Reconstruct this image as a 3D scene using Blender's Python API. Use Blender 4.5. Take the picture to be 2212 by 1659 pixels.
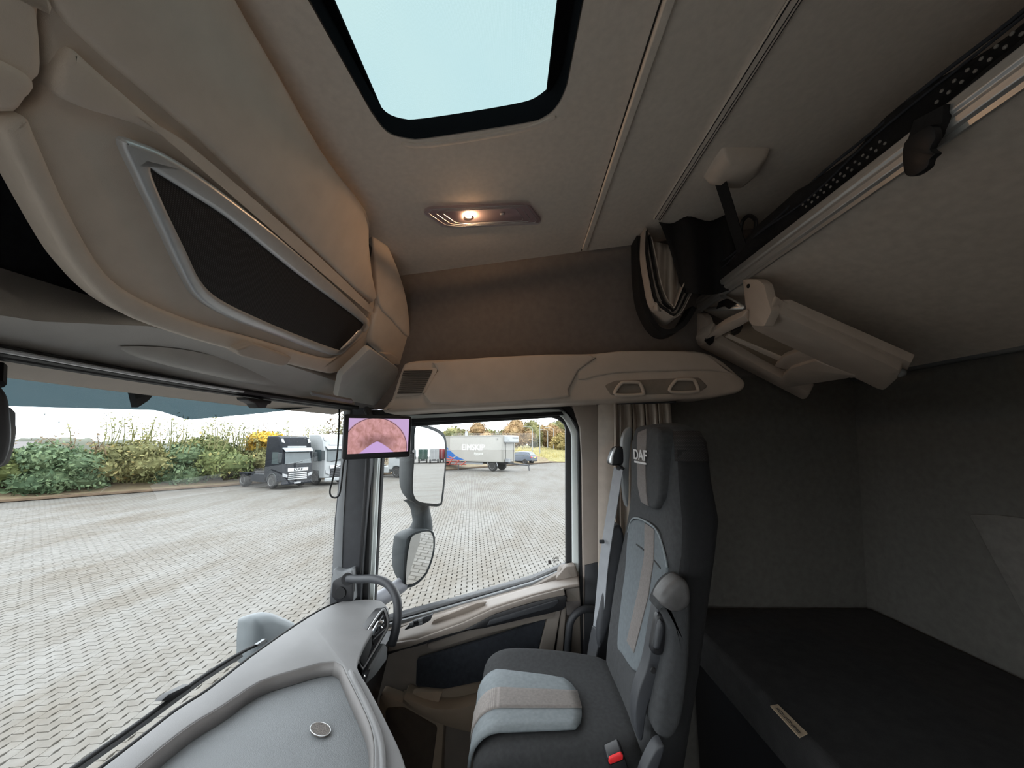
import bpy, bmesh, math, random
import numpy as np
from mathutils import Vector, Matrix
from mathutils.geometry import tessellate_polygon

random.seed(7); np.random.seed(7)
SC = bpy.context.scene
for o in list(bpy.data.objects):
    bpy.data.objects.remove(o)
COL = SC.collection

# ------------------------------------------------------------------ camera, sky, exposure
CZ = 2.9                       # eye height above the paved yard
CAM = Vector((0, 0, CZ)); PITCH = math.radians(8.63); FPX = 830.0
CW, CH = 2212.0, 1659.0
cd = bpy.data.cameras.new('camera'); cam = bpy.data.objects.new('camera', cd); COL.objects.link(cam)
cd.sensor_fit = 'HORIZONTAL'; cd.sensor_width = 36.0; cd.lens = 36.0 * FPX / CW
cd.clip_start = 0.02; cd.clip_end = 2000
cam.location = CAM
cam.rotation_euler = (math.pi / 2 + PITCH, 0, -math.pi / 2)
SC.camera = cam

SKY = 5.2
w = bpy.data.worlds.new('overcast_sky'); SC.world = w; w.use_nodes = True
nt = w.node_tree; nt.nodes.clear()
out = nt.nodes.new('ShaderNodeOutputWorld'); bg = nt.nodes.new('ShaderNodeBackground')
tc = nt.nodes.new('ShaderNodeTexCoord'); nz = nt.nodes.new('ShaderNodeTexNoise'); rp = nt.nodes.new('ShaderNodeValToRGB')
nz.inputs['Scale'].default_value = 2.2; nz.inputs['Detail'].default_value = 5
rp.color_ramp.elements[0].position = 0.3; rp.color_ramp.elements[0].color = (0.84, 0.92, 0.99, 1)
rp.color_ramp.elements[1].position = 0.75; rp.color_ramp.elements[1].color = (1, 1, 1, 1)
nt.links.new(tc.outputs['Generated'], nz.inputs['Vector']); nt.links.new(nz.outputs['Fac'], rp.inputs['Fac'])
nt.links.new(rp.outputs['Color'], bg.inputs['Color']); bg.inputs['Strength'].default_value = SKY
nt.links.new(bg.outputs['Background'], out.inputs['Surface'])

SC.view_settings.view_transform = 'Standard'; SC.view_settings.look = 'None'
SC.view_settings.exposure = 0.0; SC.view_settings.gamma = 1.0; SC.view_settings.use_curve_mapping = False
SC.cycles.use_denoising = True
SC.cycles.max_bounces = 10; SC.cycles.diffuse_bounces = 6; SC.cycles.glossy_bounces = 4
SC.cycles.transparent_max_bounces = 24; SC.cycles.transmission_bounces = 6
SC.cycles.sample_clamp_indirect = 6.0
SC.cycles.caustics_reflective = False; SC.cycles.caustics_refractive = False

# ------------------------------------------------------------------ rays and planes
cP, sP = math.cos(PITCH), math.sin(PITCH)
FWD = Vector((cP, 0, sP)); RGT = Vector((0, -1, 0)); UPV = Vector((-sP, 0, cP))
def ray(px, py):
    return FWD + RGT * ((px - CW / 2) / FPX) - UPV * ((py - CH / 2) / FPX)
def PX(px, py, X):
    d = ray(px, py); return CAM + d * (X / d.x)
def PY(px, py, Y):
    d = ray(px, py); return CAM + d * (Y / d.y)
def PZ(px, py, z):                              # z relative to the eye
    d = ray(px, py); return CAM + d * (z / d.z)
def PP(px, py, pl):                             # pl = (point, normal)
    d = ray(px, py); return CAM + d * ((pl[0] - CAM).dot(pl[1]) / d.dot(pl[1]))
def R(x, y, z): return Vector((x, y, z + CZ))   # z relative to the eye
def onX(X): return lambda p: PX(p[0], p[1], X)
def onY(Y): return lambda p: PY(p[0], p[1], Y)
def onZ(z): return lambda p: PZ(p[0], p[1], z)
def onP(pl): return lambda p: PP(p[0], p[1], pl)

def cr(pts, n=6, closed=True):                  # Catmull-Rom through points
    P = [Vector(p) for p in pts]; N = len(P); o = []
    rng = range(N) if closed else range(N - 1)
    for i in rng:
        if closed: a, b, c, d = P[i - 1], P[i], P[(i + 1) % N], P[(i + 2) % N]
        else: a, b, c, d = P[max(i - 1, 0)], P[i], P[i + 1], P[min(i + 2, N - 1)]
        for k in range(n):
            t = k / n
            o.append(0.5 * ((2 * b) + (c - a) * t + (2 * a - 5 * b + 4 * c - d) * t * t + (-a + 3 * b - 3 * c + d) * t ** 3))
    if not closed: o.append(P[-1])
    return o
def rnd(pts, r, n=4):                           # round the corners of a polygon
    P = [Vector(p) for p in pts]; o = []; N = len(P)
    for i in range(N):
        rr = r[i] if isinstance(r, (list, tuple)) else r
        a, b, c = P[i - 1], P[i], P[(i + 1) % N]
        u = a - b; v = c - b
        k = min(rr, u.length * .48, v.length * .48)
        if k < 1e-6: o.append(b); continue
        p0 = b + u.normalized() * k; p1 = b + v.normalized() * k
        for j in range(n + 1):
            t = j / n
            o.append(p0 * (1 - t) ** 2 + b * 2 * t * (1 - t) + p1 * t * t)
    return o

# ------------------------------------------------------------------ objects
ORG = {}
def org_of(o):
    while o is not None:
        if o.name in ORG: return ORG[o.name]
        o = o.parent
    return Vector((0, 0, 0))
def tag(o, label=None, cat=None, group=None, kind=None):
    if label: o['label'] = label
    if cat: o['category'] = cat
    if group: o['group'] = group
    if kind: o['kind'] = kind
    return o
def thing(name, loc, label, cat, group=None):
    o = bpy.data.objects.new(name, None); COL.objects.link(o)
    o.location = loc; o.empty_display_size = .05; ORG[o.name] = Vector(loc)
    return tag(o, label, cat, group)
def finish(name, me, m, parent=None, smooth=None, bevel=0, solid=0, subd=0, bseg=2):
    org = None
    if parent is not None: org = org_of(parent)
    else:
        n = len(me.vertices); co = np.empty(n * 3, 'f'); me.vertices.foreach_get('co', co); co = co.reshape(-1, 3)
        lo, hi = co.min(0), co.max(0); org = Vector(((lo[0] + hi[0]) / 2, (lo[1] + hi[1]) / 2, lo[2]))
    me.transform(Matrix.Translation(-org))
    if m is not None and len(me.materials) == 0: me.materials.append(m)
    if smooth is not None:
        me.polygons.foreach_set('use_smooth', [True] * len(me.polygons))
        if smooth < 180: me.set_sharp_from_angle(angle=math.radians(smooth))
    o = bpy.data.objects.new(name, me); COL.objects.link(o)
    if parent is not None: o.parent = parent
    else: o.location = org; ORG[o.name] = Vector(org)
    if solid:
        md = o.modifiers.new('solid', 'SOLIDIFY'); md.thickness = solid; md.offset = 0
    if bevel:
        md = o.modifiers.new('bevel', 'BEVEL'); md.width = bevel; md.segments = bseg; md.limit_method = 'ANGLE'; md.angle_limit = math.radians(40)
        md.harden_normals = False
    if subd:
        md = o.modifiers.new('sub', 'SUBSURF'); md.levels = subd; md.render_levels = subd
    return o

class M:
    def __init__(s): s.v = []; s.f = []
    def add(s, v, f):
        n = len(s.v); s.v += [Vector(p) for p in v]; s.f += [tuple(i + n for i in q) for q in f]; return s
    def box(s, c, d, rot=None):
        x, y, z = d[0] / 2, d[1] / 2, d[2] / 2
        v = [Vector(p) for p in ((-x, -y, -z), (x, -y, -z), (x, y, -z), (-x, y, -z), (-x, -y, z), (x, -y, z), (x, y, z), (-x, y, z))]
        if rot is not None: v = [rot @ p for p in v]
        return s.add([p + Vector(c) for p in v], [(0, 3, 2, 1), (4, 5, 6, 7), (0, 1, 5, 4), (1, 2, 6, 5), (2, 3, 7, 6), (3, 0, 4, 7)])
    def box2(s, a, b):
        a = Vector(a); b = Vector(b); return s.box((a + b) / 2, (abs(b.x - a.x), abs(b.y - a.y), abs(b.z - a.z)))
    def prism(s, poly, vec):
        n = len(poly); vec = Vector(vec)
        return s.add([Vector(p) for p in poly] + [Vector(p) + vec for p in poly],
                     [tuple(range(n))[::-1], tuple(range(n, 2 * n))] + [(i, (i + 1) % n, n + (i + 1) % n, n + i) for i in range(n)])
    def loft(s, rings, cap=True, closed=True):
        n = len(rings[0]); v = [p for r in rings for p in r]; f = []
        for j in range(len(rings) - 1):
            for i in range(n if closed else n - 1):
                a = j * n + i; b = j * n + (i + 1) % n
                f.append((a, b, b + n, a + n))
        if cap and closed: f += [tuple(range(n))[::-1], tuple(range((len(rings) - 1) * n, len(rings) * n))]
        return s.add(v, f)
    def grid(s, rows): return s.loft(rows, cap=False, closed=False)
    def tube(s, path, r, n=10, closed=False, cap=True):
        P = [Vector(p) for p in path]; rings = []; up = None
        for i, p in enumerate(P):
            if closed: t = P[(i + 1) % len(P)] - P[i - 1]
            else: t = P[min(i + 1, len(P) - 1)] - P[max(i - 1, 0)]
            t.normalize()
            if up is None: up = t.orthogonal().normalized()
            else:
                up = up - t * up.dot(t)
                up = up.normalized() if up.length > 1e-6 else t.orthogonal().normalized()
            b = t.cross(up); rr = r[i] if isinstance(r, (list, tuple)) else r
            rings.append([p + (up * math.cos(2 * math.pi * k / n) + b * math.sin(2 * math.pi * k / n)) * rr for k in range(n)])
        if closed: rings.append(rings[0])
        return s.loft(rings, cap=cap and not closed)
    def ribbon(s, path, wvec, th):              # flat strap along a path: width vector, thickness
        P = [Vector(p) for p in path]; rings = []
        for i, p in enumerate(P):
            t = (P[min(i + 1, len(P) - 1)] - P[max(i - 1, 0)]).normalized()
            wv = Vector(wvec); wv = wv - t * wv.dot(t); wv = wv.normalized() * Vector(wvec).length / 2
            n = t.cross(wv).normalized() * th / 2
            rings.append([p - wv - n, p + wv - n, p + wv + n, p - wv + n])
        return s.loft(rings)
    def lathe(s, prof, c, axis, n=24):          # prof: (radius, distance along the axis)
        ax = Vector(axis).normalized(); u = ax.orthogonal().normalized(); b = ax.cross(u); c = Vector(c)
        rings = [[c + ax * h + (u * math.cos(2 * math.pi * k / n) + b * math.sin(2 * math.pi * k / n)) * max(r, 1e-4) for k in range(n)] for r, h in prof]
        return s.loft(rings)
    def mesh(s, name):
        me = bpy.data.meshes.new(name); me.from_pydata([tuple(p) for p in s.v], [], s.f); me.validate()
        bm = bmesh.new(); bm.from_mesh(me); bmesh.ops.recalc_face_normals(bm, faces=bm.faces); bm.to_mesh(me); bm.free()
        return me
    def build(s, name, m, parent=None, smooth=35, **k): return finish(name, s.mesh(name), m, parent, smooth, **k)

def plate(name, pts, th, m, parent=None, n=None, holes=(), bevel=0.0, front=0.0, smooth=35, bres=1):
    """a flat piece with outline pts (3-D, near one plane), its front face on that plane pushed out by front, thickness th behind it"""
    P = [Vector(p) for p in pts]
    c = sum(P, Vector()) / len(P)
    if n is None:
        n = Vector()
        for i in range(len(P)):
            n += (P[i] - c).cross(P[(i + 1) % len(P)] - c)
        n.normalize()
        if n.dot(CAM - c) < 0: n = -n
    n = Vector(n).normalized()
    u = n.orthogonal().normalized(); v = n.cross(u)
    b = min(bevel, th * .45); loops2 = []
    for li, loop in enumerate([P] + [[Vector(q) for q in h] for h in holes]):
        L2 = []
        for p in loop:
            q = Vector(((p - c).dot(u), (p - c).dot(v)))
            if not L2 or (q - L2[-1]).length > 2e-4: L2.append(q)
        if (L2[0] - L2[-1]).length < 2e-4: L2.pop()
        ar = sum(L2[i].x * L2[(i + 1) % len(L2)].y - L2[(i + 1) % len(L2)].x * L2[i].y for i in range(len(L2)))
        if (ar > 0) != (li == 0): L2.reverse()
        loops2.append(L2)
    def inset(L2, d):
        if d == 0: return L2
        o = []; N = len(L2)
        for i in range(N):
            e0 = (L2[i] - L2[i - 1]).normalized(); e1 = (L2[(i + 1) % N] - L2[i]).normalized()
            n0 = Vector((-e0.y, e0.x)); n1 = Vector((-e1.y, e1.x)); mm = n0 + n1
            if mm.length < 1e-3: mm = n0.copy()
            mm.normalize(); o.append(L2[i] + mm * d / max(.6, mm.dot(n0)))
        return o
    nst = (bres + 1) if b > 0 else 0
    layers = [(0, -th / 2), (0, th / 2 - b)] + [(b * (1 - math.cos(math.pi / 2 * k / nst)), th / 2 - b + b * math.sin(math.pi / 2 * k / nst)) for k in range(1, nst + 1)]
    vs, fs = [], []; base = []
    for ins, z in layers:
        base.append(len(vs))
        for L2 in loops2: vs += [(q.x, q.y, z) for q in inset(L2, ins)]
    for a_ in range(len(layers) - 1):
        o0 = 0
        for L2 in loops2:
            N = len(L2)
            for i in range(N):
                i2 = (i + 1) % N
                fs.append((base[a_] + o0 + i, base[a_] + o0 + i2, base[a_ + 1] + o0 + i2, base[a_ + 1] + o0 + i))
            o0 += N
    tri = tessellate_polygon([[Vector((q.x, q.y, 0)) for q in L2] for L2 in loops2])
    for t in tri:
        fs.append(tuple(base[-1] + i for i in t)); fs.append(tuple(base[0] + i for i in t[::-1]))
    me = bpy.data.meshes.new(name); me.from_pydata(vs, [], fs)
    k = c + n * (front - th / 2)
    me.transform(Matrix(((u.x, v.x, n.x, k.x), (u.y, v.y, n.y, k.y), (u.z, v.z, n.z, k.z), (0, 0, 0, 1))))
    bm = bmesh.new(); bm.from_mesh(me); bmesh.ops.remove_doubles(bm, verts=bm.verts, dist=1e-6)
    bmesh.ops.recalc_face_normals(bm, faces=bm.faces); bm.to_mesh(me); bm.free()
    me.name = name
    return finish(name, me, m, parent, smooth)
def text(name, s, c, xdir, ydir, size, m, parent=None, depth=0.001, bold=0.0, sx=1.0):
    cu = bpy.data.curves.new(name, 'FONT'); cu.body = s; cu.size = size; cu.align_x = 'CENTER'; cu.align_y = 'CENTER'
    cu.extrude = depth / 2; cu.offset = bold
    ob = bpy.data.objects.new(name, cu); me = bpy.data.meshes.new_from_object(ob)
    bpy.data.objects.remove(ob); bpy.data.curves.remove(cu); me.materials.clear()
    u = Vector(xdir).normalized() * sx; v = Vector(ydir).normalized(); n = Vector(xdir).normalized().cross(v); c = Vector(c)
    me.transform(Matrix(((u.x, v.x, n.x, c.x), (u.y, v.y, n.y, c.y), (u.z, v.z, n.z, c.z), (0, 0, 0, 1))))
    return finish(name, me, m, parent, None)
def copy_tree(o, parent=None):
    c = o.copy(); COL.objects.link(c); c.parent = parent
    for ch in list(o.children): copy_tree(ch, c)
    return c

# ------------------------------------------------------------------ materials
def mat(name, col, rough=.6, var=.12, scale=40, bump=.0, bscale=300, metal=0, spec=.4, col2=None, weave=None, emit=None, coat=0, stretch=None, sheen=0):
    m = bpy.data.materials.new(name); m.use_nodes = True; t = m.node_tree; N = t.nodes; L = t.links
    b = N['Principled BSDF']; b.inputs['Roughness'].default_value = rough; b.inputs['Metallic'].default_value = metal
    b.inputs['Specular IOR Level'].default_value = spec
    if coat: b.inputs['Coat Weight'].default_value = coat
    if sheen: b.inputs['Sheen Weight'].default_value = sheen
    tc = N.new('ShaderNodeTexCoord'); mp = N.new('ShaderNodeMapping')
    if stretch: mp.inputs['Scale'].default_value = stretch
    L.new(tc.outputs['Object'], mp.inputs['Vector'])
    n1 = N.new('ShaderNodeTexNoise'); n1.inputs['Scale'].default_value = scale; n1.inputs['Detail'].default_value = 6
    L.new(mp.outputs['Vector'], n1.inputs['Vector'])
    r = N.new('ShaderNodeValToRGB'); r.color_ramp.elements[0].position = .3; r.color_ramp.elements[1].position = .7
    c2 = col2 or tuple(min(1, x * (1 + var)) for x in col); c1 = tuple(x * (1 - var) for x in col) if col2 is None else col
    r.color_ramp.elements[0].color = (*c1, 1); r.color_ramp.elements[1].color = (*c2, 1)
    L.new(n1.outputs['Fac'], r.inputs['Fac']); cout = r.outputs['Color']
    if weave:                                   # fine woven cross-hatch: (scale, strength)
        ws, wk = weave
        wa = N.new('ShaderNodeTexWave'); wa.inputs['Scale'].default_value = ws; wa.bands_direction = 'Z'
        wb = N.new('ShaderNodeTexWave'); wb.inputs['Scale'].default_value = ws; wb.bands_direction = 'DIAGONAL'
        for q in (wa, wb): L.new(tc.outputs['Object'], q.inputs['Vector']); q.inputs['Distortion'].default_value = .6
        mm = N.new('ShaderNodeMath'); mm.operation = 'MULTIPLY'; L.new(wa.outputs['Fac'], mm.inputs[0]); L.new(wb.outputs['Fac'], mm.inputs[1])
        mx = N.new('ShaderNodeMix'); mx.data_type = 'RGBA'; mx.blend_type = 'MULTIPLY'; mx.inputs['Factor'].default_value = wk
        L.new(cout, mx.inputs['A']); L.new(mm.outputs[0], mx.inputs['B']); cout = mx.outputs['Result']
    L.new(cout, b.inputs['Base Color'])
    if bump:
        n2 = N.new('ShaderNodeTexNoise'); n2.inputs['Scale'].default_value = bscale; n2.inputs['Detail'].default_value = 3
        L.new(mp.outputs['Vector'], n2.inputs['Vector'])
        bp = N.new('ShaderNodeBump'); bp.inputs['Strength'].default_value = bump; bp.inputs['Distance'].default_value = .002
        L.new(n2.outputs['Fac'], bp.inputs['Height']); L.new(bp.outputs['Normal'], b.inputs['Normal'])
    if emit:
        b.inputs['Emission Color'].default_value = (*emit[0], 1); b.inputs['Emission Strength'].default_value = emit[1]
    return m
def glassmat(name, tint=(.96, .98, .98), refl=1.0, rough=0.0):
    m = bpy.data.materials.new(name); m.use_nodes = True; t = m.node_tree; N = t.nodes; L = t.links; N.clear()
    o = N.new('ShaderNodeOutputMaterial'); mx = N.new('ShaderNodeMixShader'); tr = N.new('ShaderNodeBsdfTransparent'); gl = N.new('ShaderNodeBsdfGlossy')
    fr = N.new('ShaderNodeLayerWeight'); fr.inputs['Blend'].default_value = .5
    pw = N.new('ShaderNodeMath'); pw.operation = 'POWER'; pw.inputs[1].default_value = 5
    fa = N.new('ShaderNodeMath'); fa.operation = 'MULTIPLY_ADD'; fa.inputs[1].default_value = .96; fa.inputs[2].default_value = .035
    L.new(fr.outputs['Facing'], pw.inputs[0]); L.new(pw.outputs[0], fa.inputs[0])
    mu = N.new('ShaderNodeMath'); mu.operation = 'MULTIPLY'; mu.inputs[1].default_value = refl
    tr.inputs['Color'].default_value = (*tint, 1); gl.inputs['Roughness'].default_value = rough
    L.new(fa.outputs[0], mu.inputs[0]); L.new(mu.outputs[0], mx.inputs['Fac'])
    L.new(tr.outputs[0], mx.inputs[1]); L.new(gl.outputs[0], mx.inputs[2]); L.new(mx.outputs[0], o.inputs['Surface'])
    return m
TAUPE = (.72, .635, .555)
m_taupe = mat('taupe_plastic', TAUPE, .55, .05, 18, .25, 900)
m_taupe_l = mat('light_taupe_plastic', (.56, .485, .42), .5, .05, 18, .2, 900)
m_head = mat('headliner_fabric', (.78, .705, .63), .95, .05, 60, .4, 1500)
m_wallf = mat('grey_wall_fabric', (.175, .156, .147), .95, .08, 40, .4, 1500)
m_bunkw = mat('bunk_wall_fabric', (.115, .109, .10), .95, .12, 40, .4, 1500)
m_dark = mat('charcoal_plastic', (.035, .037, .042), .5, .1, 30, .2, 900)
m_black = mat('black_plastic', (.012, .012, .014), .45, .1, 30)
m_rubber = mat('black_rubber', (.01, .01, .011), .7, .1, 30)
m_navy = mat('dark_cloth_and_shade', (.03, .034, .043), .95, .2, 60, .4, 1200)  # pocket cloth and cords, also the shade painted inside the overhead compartment
m_header = mat('grey_header_plastic', (.56, .54, .515), .6, .06, 12, .25, 900)
m_dash = mat('grey_dash_plastic', (.155, .154, .155), .6, .1, 7, .35, 800)
m_mat = mat('grey_ribbed_mat', (.155, .166, .174), .6, .06, 8, .5, 500)
m_silver = mat('satin_silver', (.50, .51, .52), .36, .04, 60, metal=.55)
m_chrome = mat('chrome', (.8, .82, .84), .12, .02, 50, metal=1)
m_alu = mat('brushed_aluminium', (.62, .62, .61), .38, .08, 20, metal=.75, stretch=(.5, 40, 40))
m_greyp = mat('mid_grey_plastic', (.2, .21, .22), .5, .06, 12, .15, 700)
m_body = mat('pale_body_paint', (.84, .90, .89), .3, .02, 10, coat=.4)
m_glass = glassmat('clear_glass', (.98, .99, .99), .55)
m_visor = glassmat('smoked_visor', (.15, .185, .195), .5, .1)
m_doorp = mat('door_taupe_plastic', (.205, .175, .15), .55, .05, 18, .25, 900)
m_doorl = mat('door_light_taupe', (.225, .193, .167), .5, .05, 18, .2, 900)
m_matte = mat('matte_black', (.008, .008, .009), 1.0, .1, 30, spec=.0)
m_trimt = mat('shelf_taupe_plastic', (.52, .445, .385), .55, .05, 18, .25, 900)
m_frame = mat('pale_satin_frame', (.66, .68, .70), .32, .04, 60, metal=.35)
m_mesh = mat('speaker_mesh', (.075, .075, .082), .6, .1, 50, weave=(120, .85))
# ------------------------------------------------------------------ cab shell
def roofz(y): return .809 - .127 * y
ROOFN = Vector((0, -.127, -1)).normalized()
ROOF = (R(0, 0, .809), ROOFN)
def roofp(p, up=0.0): return PP(p[0], p[1], (ROOF[0] - ROOFN * up, ROOFN))
def RF(x, y, up=0): return R(x, y, roofz(y) + up)
def S(o): return tag(o, kind='structure')

S(M().box2(R(-.46, -1.6, -1.44), R(1.86, 1.0, -1.4)).build('floor', mat('rubber_floor', (.03, .028, .027), .8, .2, 30, .4, 300)))
# sunroof opening, its left and right edges run on towards the driver
a, b = roofp((800, 240)), roofp((665, 0)); e1 = a + (b - a) * 2.6
c_, d_ = roofp((1226, 185)), roofp((1262, 0)); e2 = c_ + (d_ - c_) * 2.5
hole = [roofp(p) for p in cr([(800, 240), (835, 285), (880, 300), (930, 299), (1130, 268), (1180, 252), (1208, 225), (1226, 185)], 4, False)]
hole = hole + rnd([d_, e2, e1, b], [0, .06, .06, 0])
ceil = plate('ceiling', [RF(-.34, 1.0), RF(1.72, 1.0), RF(1.72, -1.62), RF(-.34, -1.62)], .04, m_head, n=ROOFN, holes=[hole]); S(ceil)
# recessed roof hatch
sr = thing('sunroof', roofp((1000, 150)), 'roof hatch window with pale mesh blind in a black frame', 'sunroof')
UPR = -ROOFN
hc = sum(hole, Vector()) / len(hole)
m_ = M(); ringlo = [p + (hc - p).normalized() * .004 for p in hole]; ringhi = [p + UPR * .055 for p in ringlo]
m_.loft([ringlo, ringhi], cap=False); m_.loft([[p + (p - hc).normalized() * .012 for p in ringlo], [p + (p - hc).normalized() * .012 for p in ringhi]], cap=False)
m_.build('recess_wall', m_matte, sr)
def up5(p): return roofp(p, .055)
ca, cb = up5((828, 250)), up5((718, 0)); cc, cdp = up5((1182, 205)), up5((1207, 0))
cloth = [up5(p) for p in cr([(828, 250), (845, 264), (880, 270), (960, 261), (1090, 240), (1150, 226), (1182, 205)], 4, False)] + [cdp, cc + (cdp - cc) * 2.1, ca + (cb - ca) * 2.15, cb]
plate('frame', [p + (p - hc).normalized() * .02 for p in ringhi], .012, m_matte, sr, n=ROOFN, holes=[cloth])
def blindmat():
    m = bpy.data.materials.new('mesh_blind'); m.use_nodes = True; t = m.node_tree; N = t.nodes; L = t.links; N.clear()
    o = N.new('ShaderNodeOutputMaterial'); mx = N.new('ShaderNodeMixShader'); tr = N.new('ShaderNodeBsdfTransparent'); tl = N.new('ShaderNodeBsdfTranslucent')
    tcn = N.new('ShaderNodeTexCoord'); w1 = N.new('ShaderNodeTexWave'); w1.inputs['Scale'].default_value = 130; w1.bands_direction = 'X'; w1.inputs['Distortion'].default_value = .5
    w2 = N.new('ShaderNodeTexWave'); w2.inputs['Scale'].default_value = 130; w2.bands_direction = 'Y'; w2.inputs['Distortion'].default_value = .5
    L.new(tcn.outputs['Object'], w1.inputs['Vector']); L.new(tcn.outputs['Object'], w2.inputs['Vector'])
    ml = N.new('ShaderNodeMath'); ml.operation = 'MULTIPLY'; L.new(w1.outputs['Fac'], ml.inputs[0]); L.new(w2.outputs['Fac'], ml.inputs[1])
    rr = N.new('ShaderNodeValToRGB'); rr.color_ramp.elements[0].color = (.345, .395, .39, 1); rr.color_ramp.elements[1].color = (.37, .42, .415, 1)
    L.new(ml.outputs[0], rr.inputs['Fac']); L.new(rr.outputs['Color'], tr.inputs['Color'])
    tl.inputs['Color'].default_value = (.35, .42, .42, 1); mx.inputs['Fac'].default_value = .12
    L.new(tr.outputs[0], mx.inputs[1]); L.new(tl.outputs[0], mx.inputs[2]); L.new(mx.outputs[0], o.inputs['Surface'])
    return m
bl = plate('blind', [p + (p - hc).normalized() * .015 for p in cloth], .002, blindmat(), sr, n=ROOFN, front=-.013)
# raised moulding round the hatch corner and the bottom lip
plate('lip', [roofp(p) for p in cr([(876, 306), (930, 307), (1130, 274), (1190, 250), (1196, 258), (1130, 284), (930, 317), (870, 312)], 3)], .006, m_head, sr, n=ROOFN, front=.004, bevel=.002)

# side walls
def wx(z): return 1.74 - (z - .33) * .23
RW = Vector((-1, 0, -.23)).normalized()
def wr(y, z, off=0): return R(wx(z), y, z) + RW * off
S(plate('wall_right', [wr(1.0, .15), wr(1.0, .98), wr(-1.62, 1.08), wr(-1.62, .30), wr(-.34, .30), wr(-.34, .15)], .04, m_wallf, n=RW))
bw = plate('wall_bunk_side', [R(1.83 - .0815 * (z + .7), y, z) for y, z in ((-.33, -1.45), (-.33, .37), (-1.62, .37), (-1.62, -1.45))], .04, m_bunkw, n=(-1, 0, -.0815)); S(bw)
S(M().box2(R(-.46, -1.62, -1.45), R(1.88, -1.575, 1.2)).build('wall_rear', m_bunkw))
rp_ = plate('trim_1', [PY(p[0], p[1], -1.57) for p in rnd([(2095, 1110), (2160, 1112), (2300, 1130), (2300, 1420), (2225, 1350)], 12)], .02, mat('bunk_panel_fabric', (.155, .146, .133), .95, .12, 40, .4, 1500), n=(0, 1, 0), front=.006, bevel=.004); S(rp_)
lh = [R(-.42, .66, .1), R(-.42, .66, -.72), R(-.42, -.28, -.6), R(-.42, -.28, .1)]
S(plate('wall_left', [R(-.42, 1.0, -1.45), R(-.42, 1.0, 1.0), R(-.42, -1.62, 1.3), R(-.42, -1.62, -1.45)], .05, m_taupe, n=(1, 0, 0), holes=[rnd(lh, .06)]))
S(plate('window_2', [R(-.44, p[0], p[1]) for p in ((.7, .14), (.7, -.76), (-.32, -.64), (-.32, .14))], .004, m_glass, n=(1, 0, 0)))
S(M().box2(R(-.46, .98, -1.45), R(1.86, 1.02, -.95)).build('wall_front', m_dark))

# windscreen, bowed in plan
def wsy(x): return .955 - .19 * ((x - .68) / 1.08) ** 2
rows = []
for z in (-.98, -.5, -.2, .22):
    rows.append([R(x, wsy(x) + .02 - (z + .74) * .02, z) for x in np.linspace(-.42, 1.79, 24)])
S(M().grid(rows).build('window_1', m_glass, smooth=180, solid=.005))

# pillar between windscreen and passenger door
ap = plate('trim_2', [PX(p[0], p[1], 1.74) for p in [(742, 880), (800, 880), (800, 1000), (786, 1180), (778, 1310), (690, 1345), (710, 1318), (716, 1240), (722, 1120), (735, 1000)]], .09, m_dark, n=(-1, 0, 0), bevel=.006); S(ap)
plate('pillar_edge', [PX(p[0], p[1], 1.735) for p in [(744, 884), (757, 884), (742, 1120), (738, 1240), (716, 1240), (725, 1120), (736, 1000)]], .03, m_greyp, ap, n=(-1, 0, 0), bevel=.004)
plate('pillar_seal', [PX(p[0], p[1], 1.735) for p in [(789, 990), (795, 990), (779, 1240), (773, 1240)]], .03, m_black, ap, n=(-1, 0, 0), bevel=.004)
# grab-handle bracket low on the pillar
plate('pillar_bracket', [PX(p[0], p[1], 1.70) for p in rnd([(720, 1228), (740, 1236), (762, 1228), (764, 1300), (735, 1306), (716, 1290), (714, 1262)], 6)], .05, m_greyp, ap, n=(-1, 0, 0), bevel=.006)
plate('bracket_face', [PX(p[0], p[1], 1.695) for p in rnd([(718, 1256), (750, 1240), (763, 1244), (762, 1300), (735, 1305), (716, 1290)], 6)], .02, m_black, ap, n=(-1, 0, 0), bevel=.003)
M().lathe([(.0, .006), (.022, .006), (.024, 0)], PX(736, 1280, 1.695), (-1, 0, 0)).build('plug', m_rubber, ap)
# centre pillar behind the door
bp_ = plate('trim_3', [PX(p[0], p[1], 1.745) for p in [(1236, 872), (1296, 872), (1304, 1000), (1318, 1420), (1262, 1420), (1257, 1000), (1253, 925)]], .06, mat('pillar_taupe', (.33, .28, .245), .6, .05, 18, .25, 900), n=(-1, 0, 0), bevel=.006); S(bp_)
plate('lower_cover', [PX(p[0], p[1], 1.735) for p in [(1264, 1222), (1312, 1210), (1325, 1450), (1262, 1450)]], .03, m_dark, bp_, n=(-1, 0, 0), bevel=.004)
# ceiling joints
def roofstrip(name, p0, p1, wpx, h, m, parent, off=0.0):
    A, B = roofp(p0), roofp(p1); d = (A - B).normalized(); B2 = A + (B - A) * 2.2; A2 = A
    s = ROOFN.cross(d).normalized() * wpx / 2
    return M().prism([A2 - s, A2 + s, B2 + s, B2 - s], ROOFN * h).build(name, m, parent, bevel=min(h * .45, .003))
s1 = roofstrip('roof_joint', (1262, 535), (1443, 0), .022, .012, m_head, ceil)
s1b = roofstrip('roof_joint_gap', (1256, 541), (1428, 0), .004, .002, m_rubber, ceil)
# ------------------------------------------------------------------ overhead lockers above the windscreen
LN = Vector((0, -1, -.486)).normalized()
LID = (R(0, .8176, 0), LN)
def lidp(p, off=0.0): return PP(p[0], p[1], (LID[0] + LN * off, LN))
con = thing('overhead_console', R(.7, .8, .15), 'taupe and charcoal storage console above the windscreen', 'console')
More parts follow.
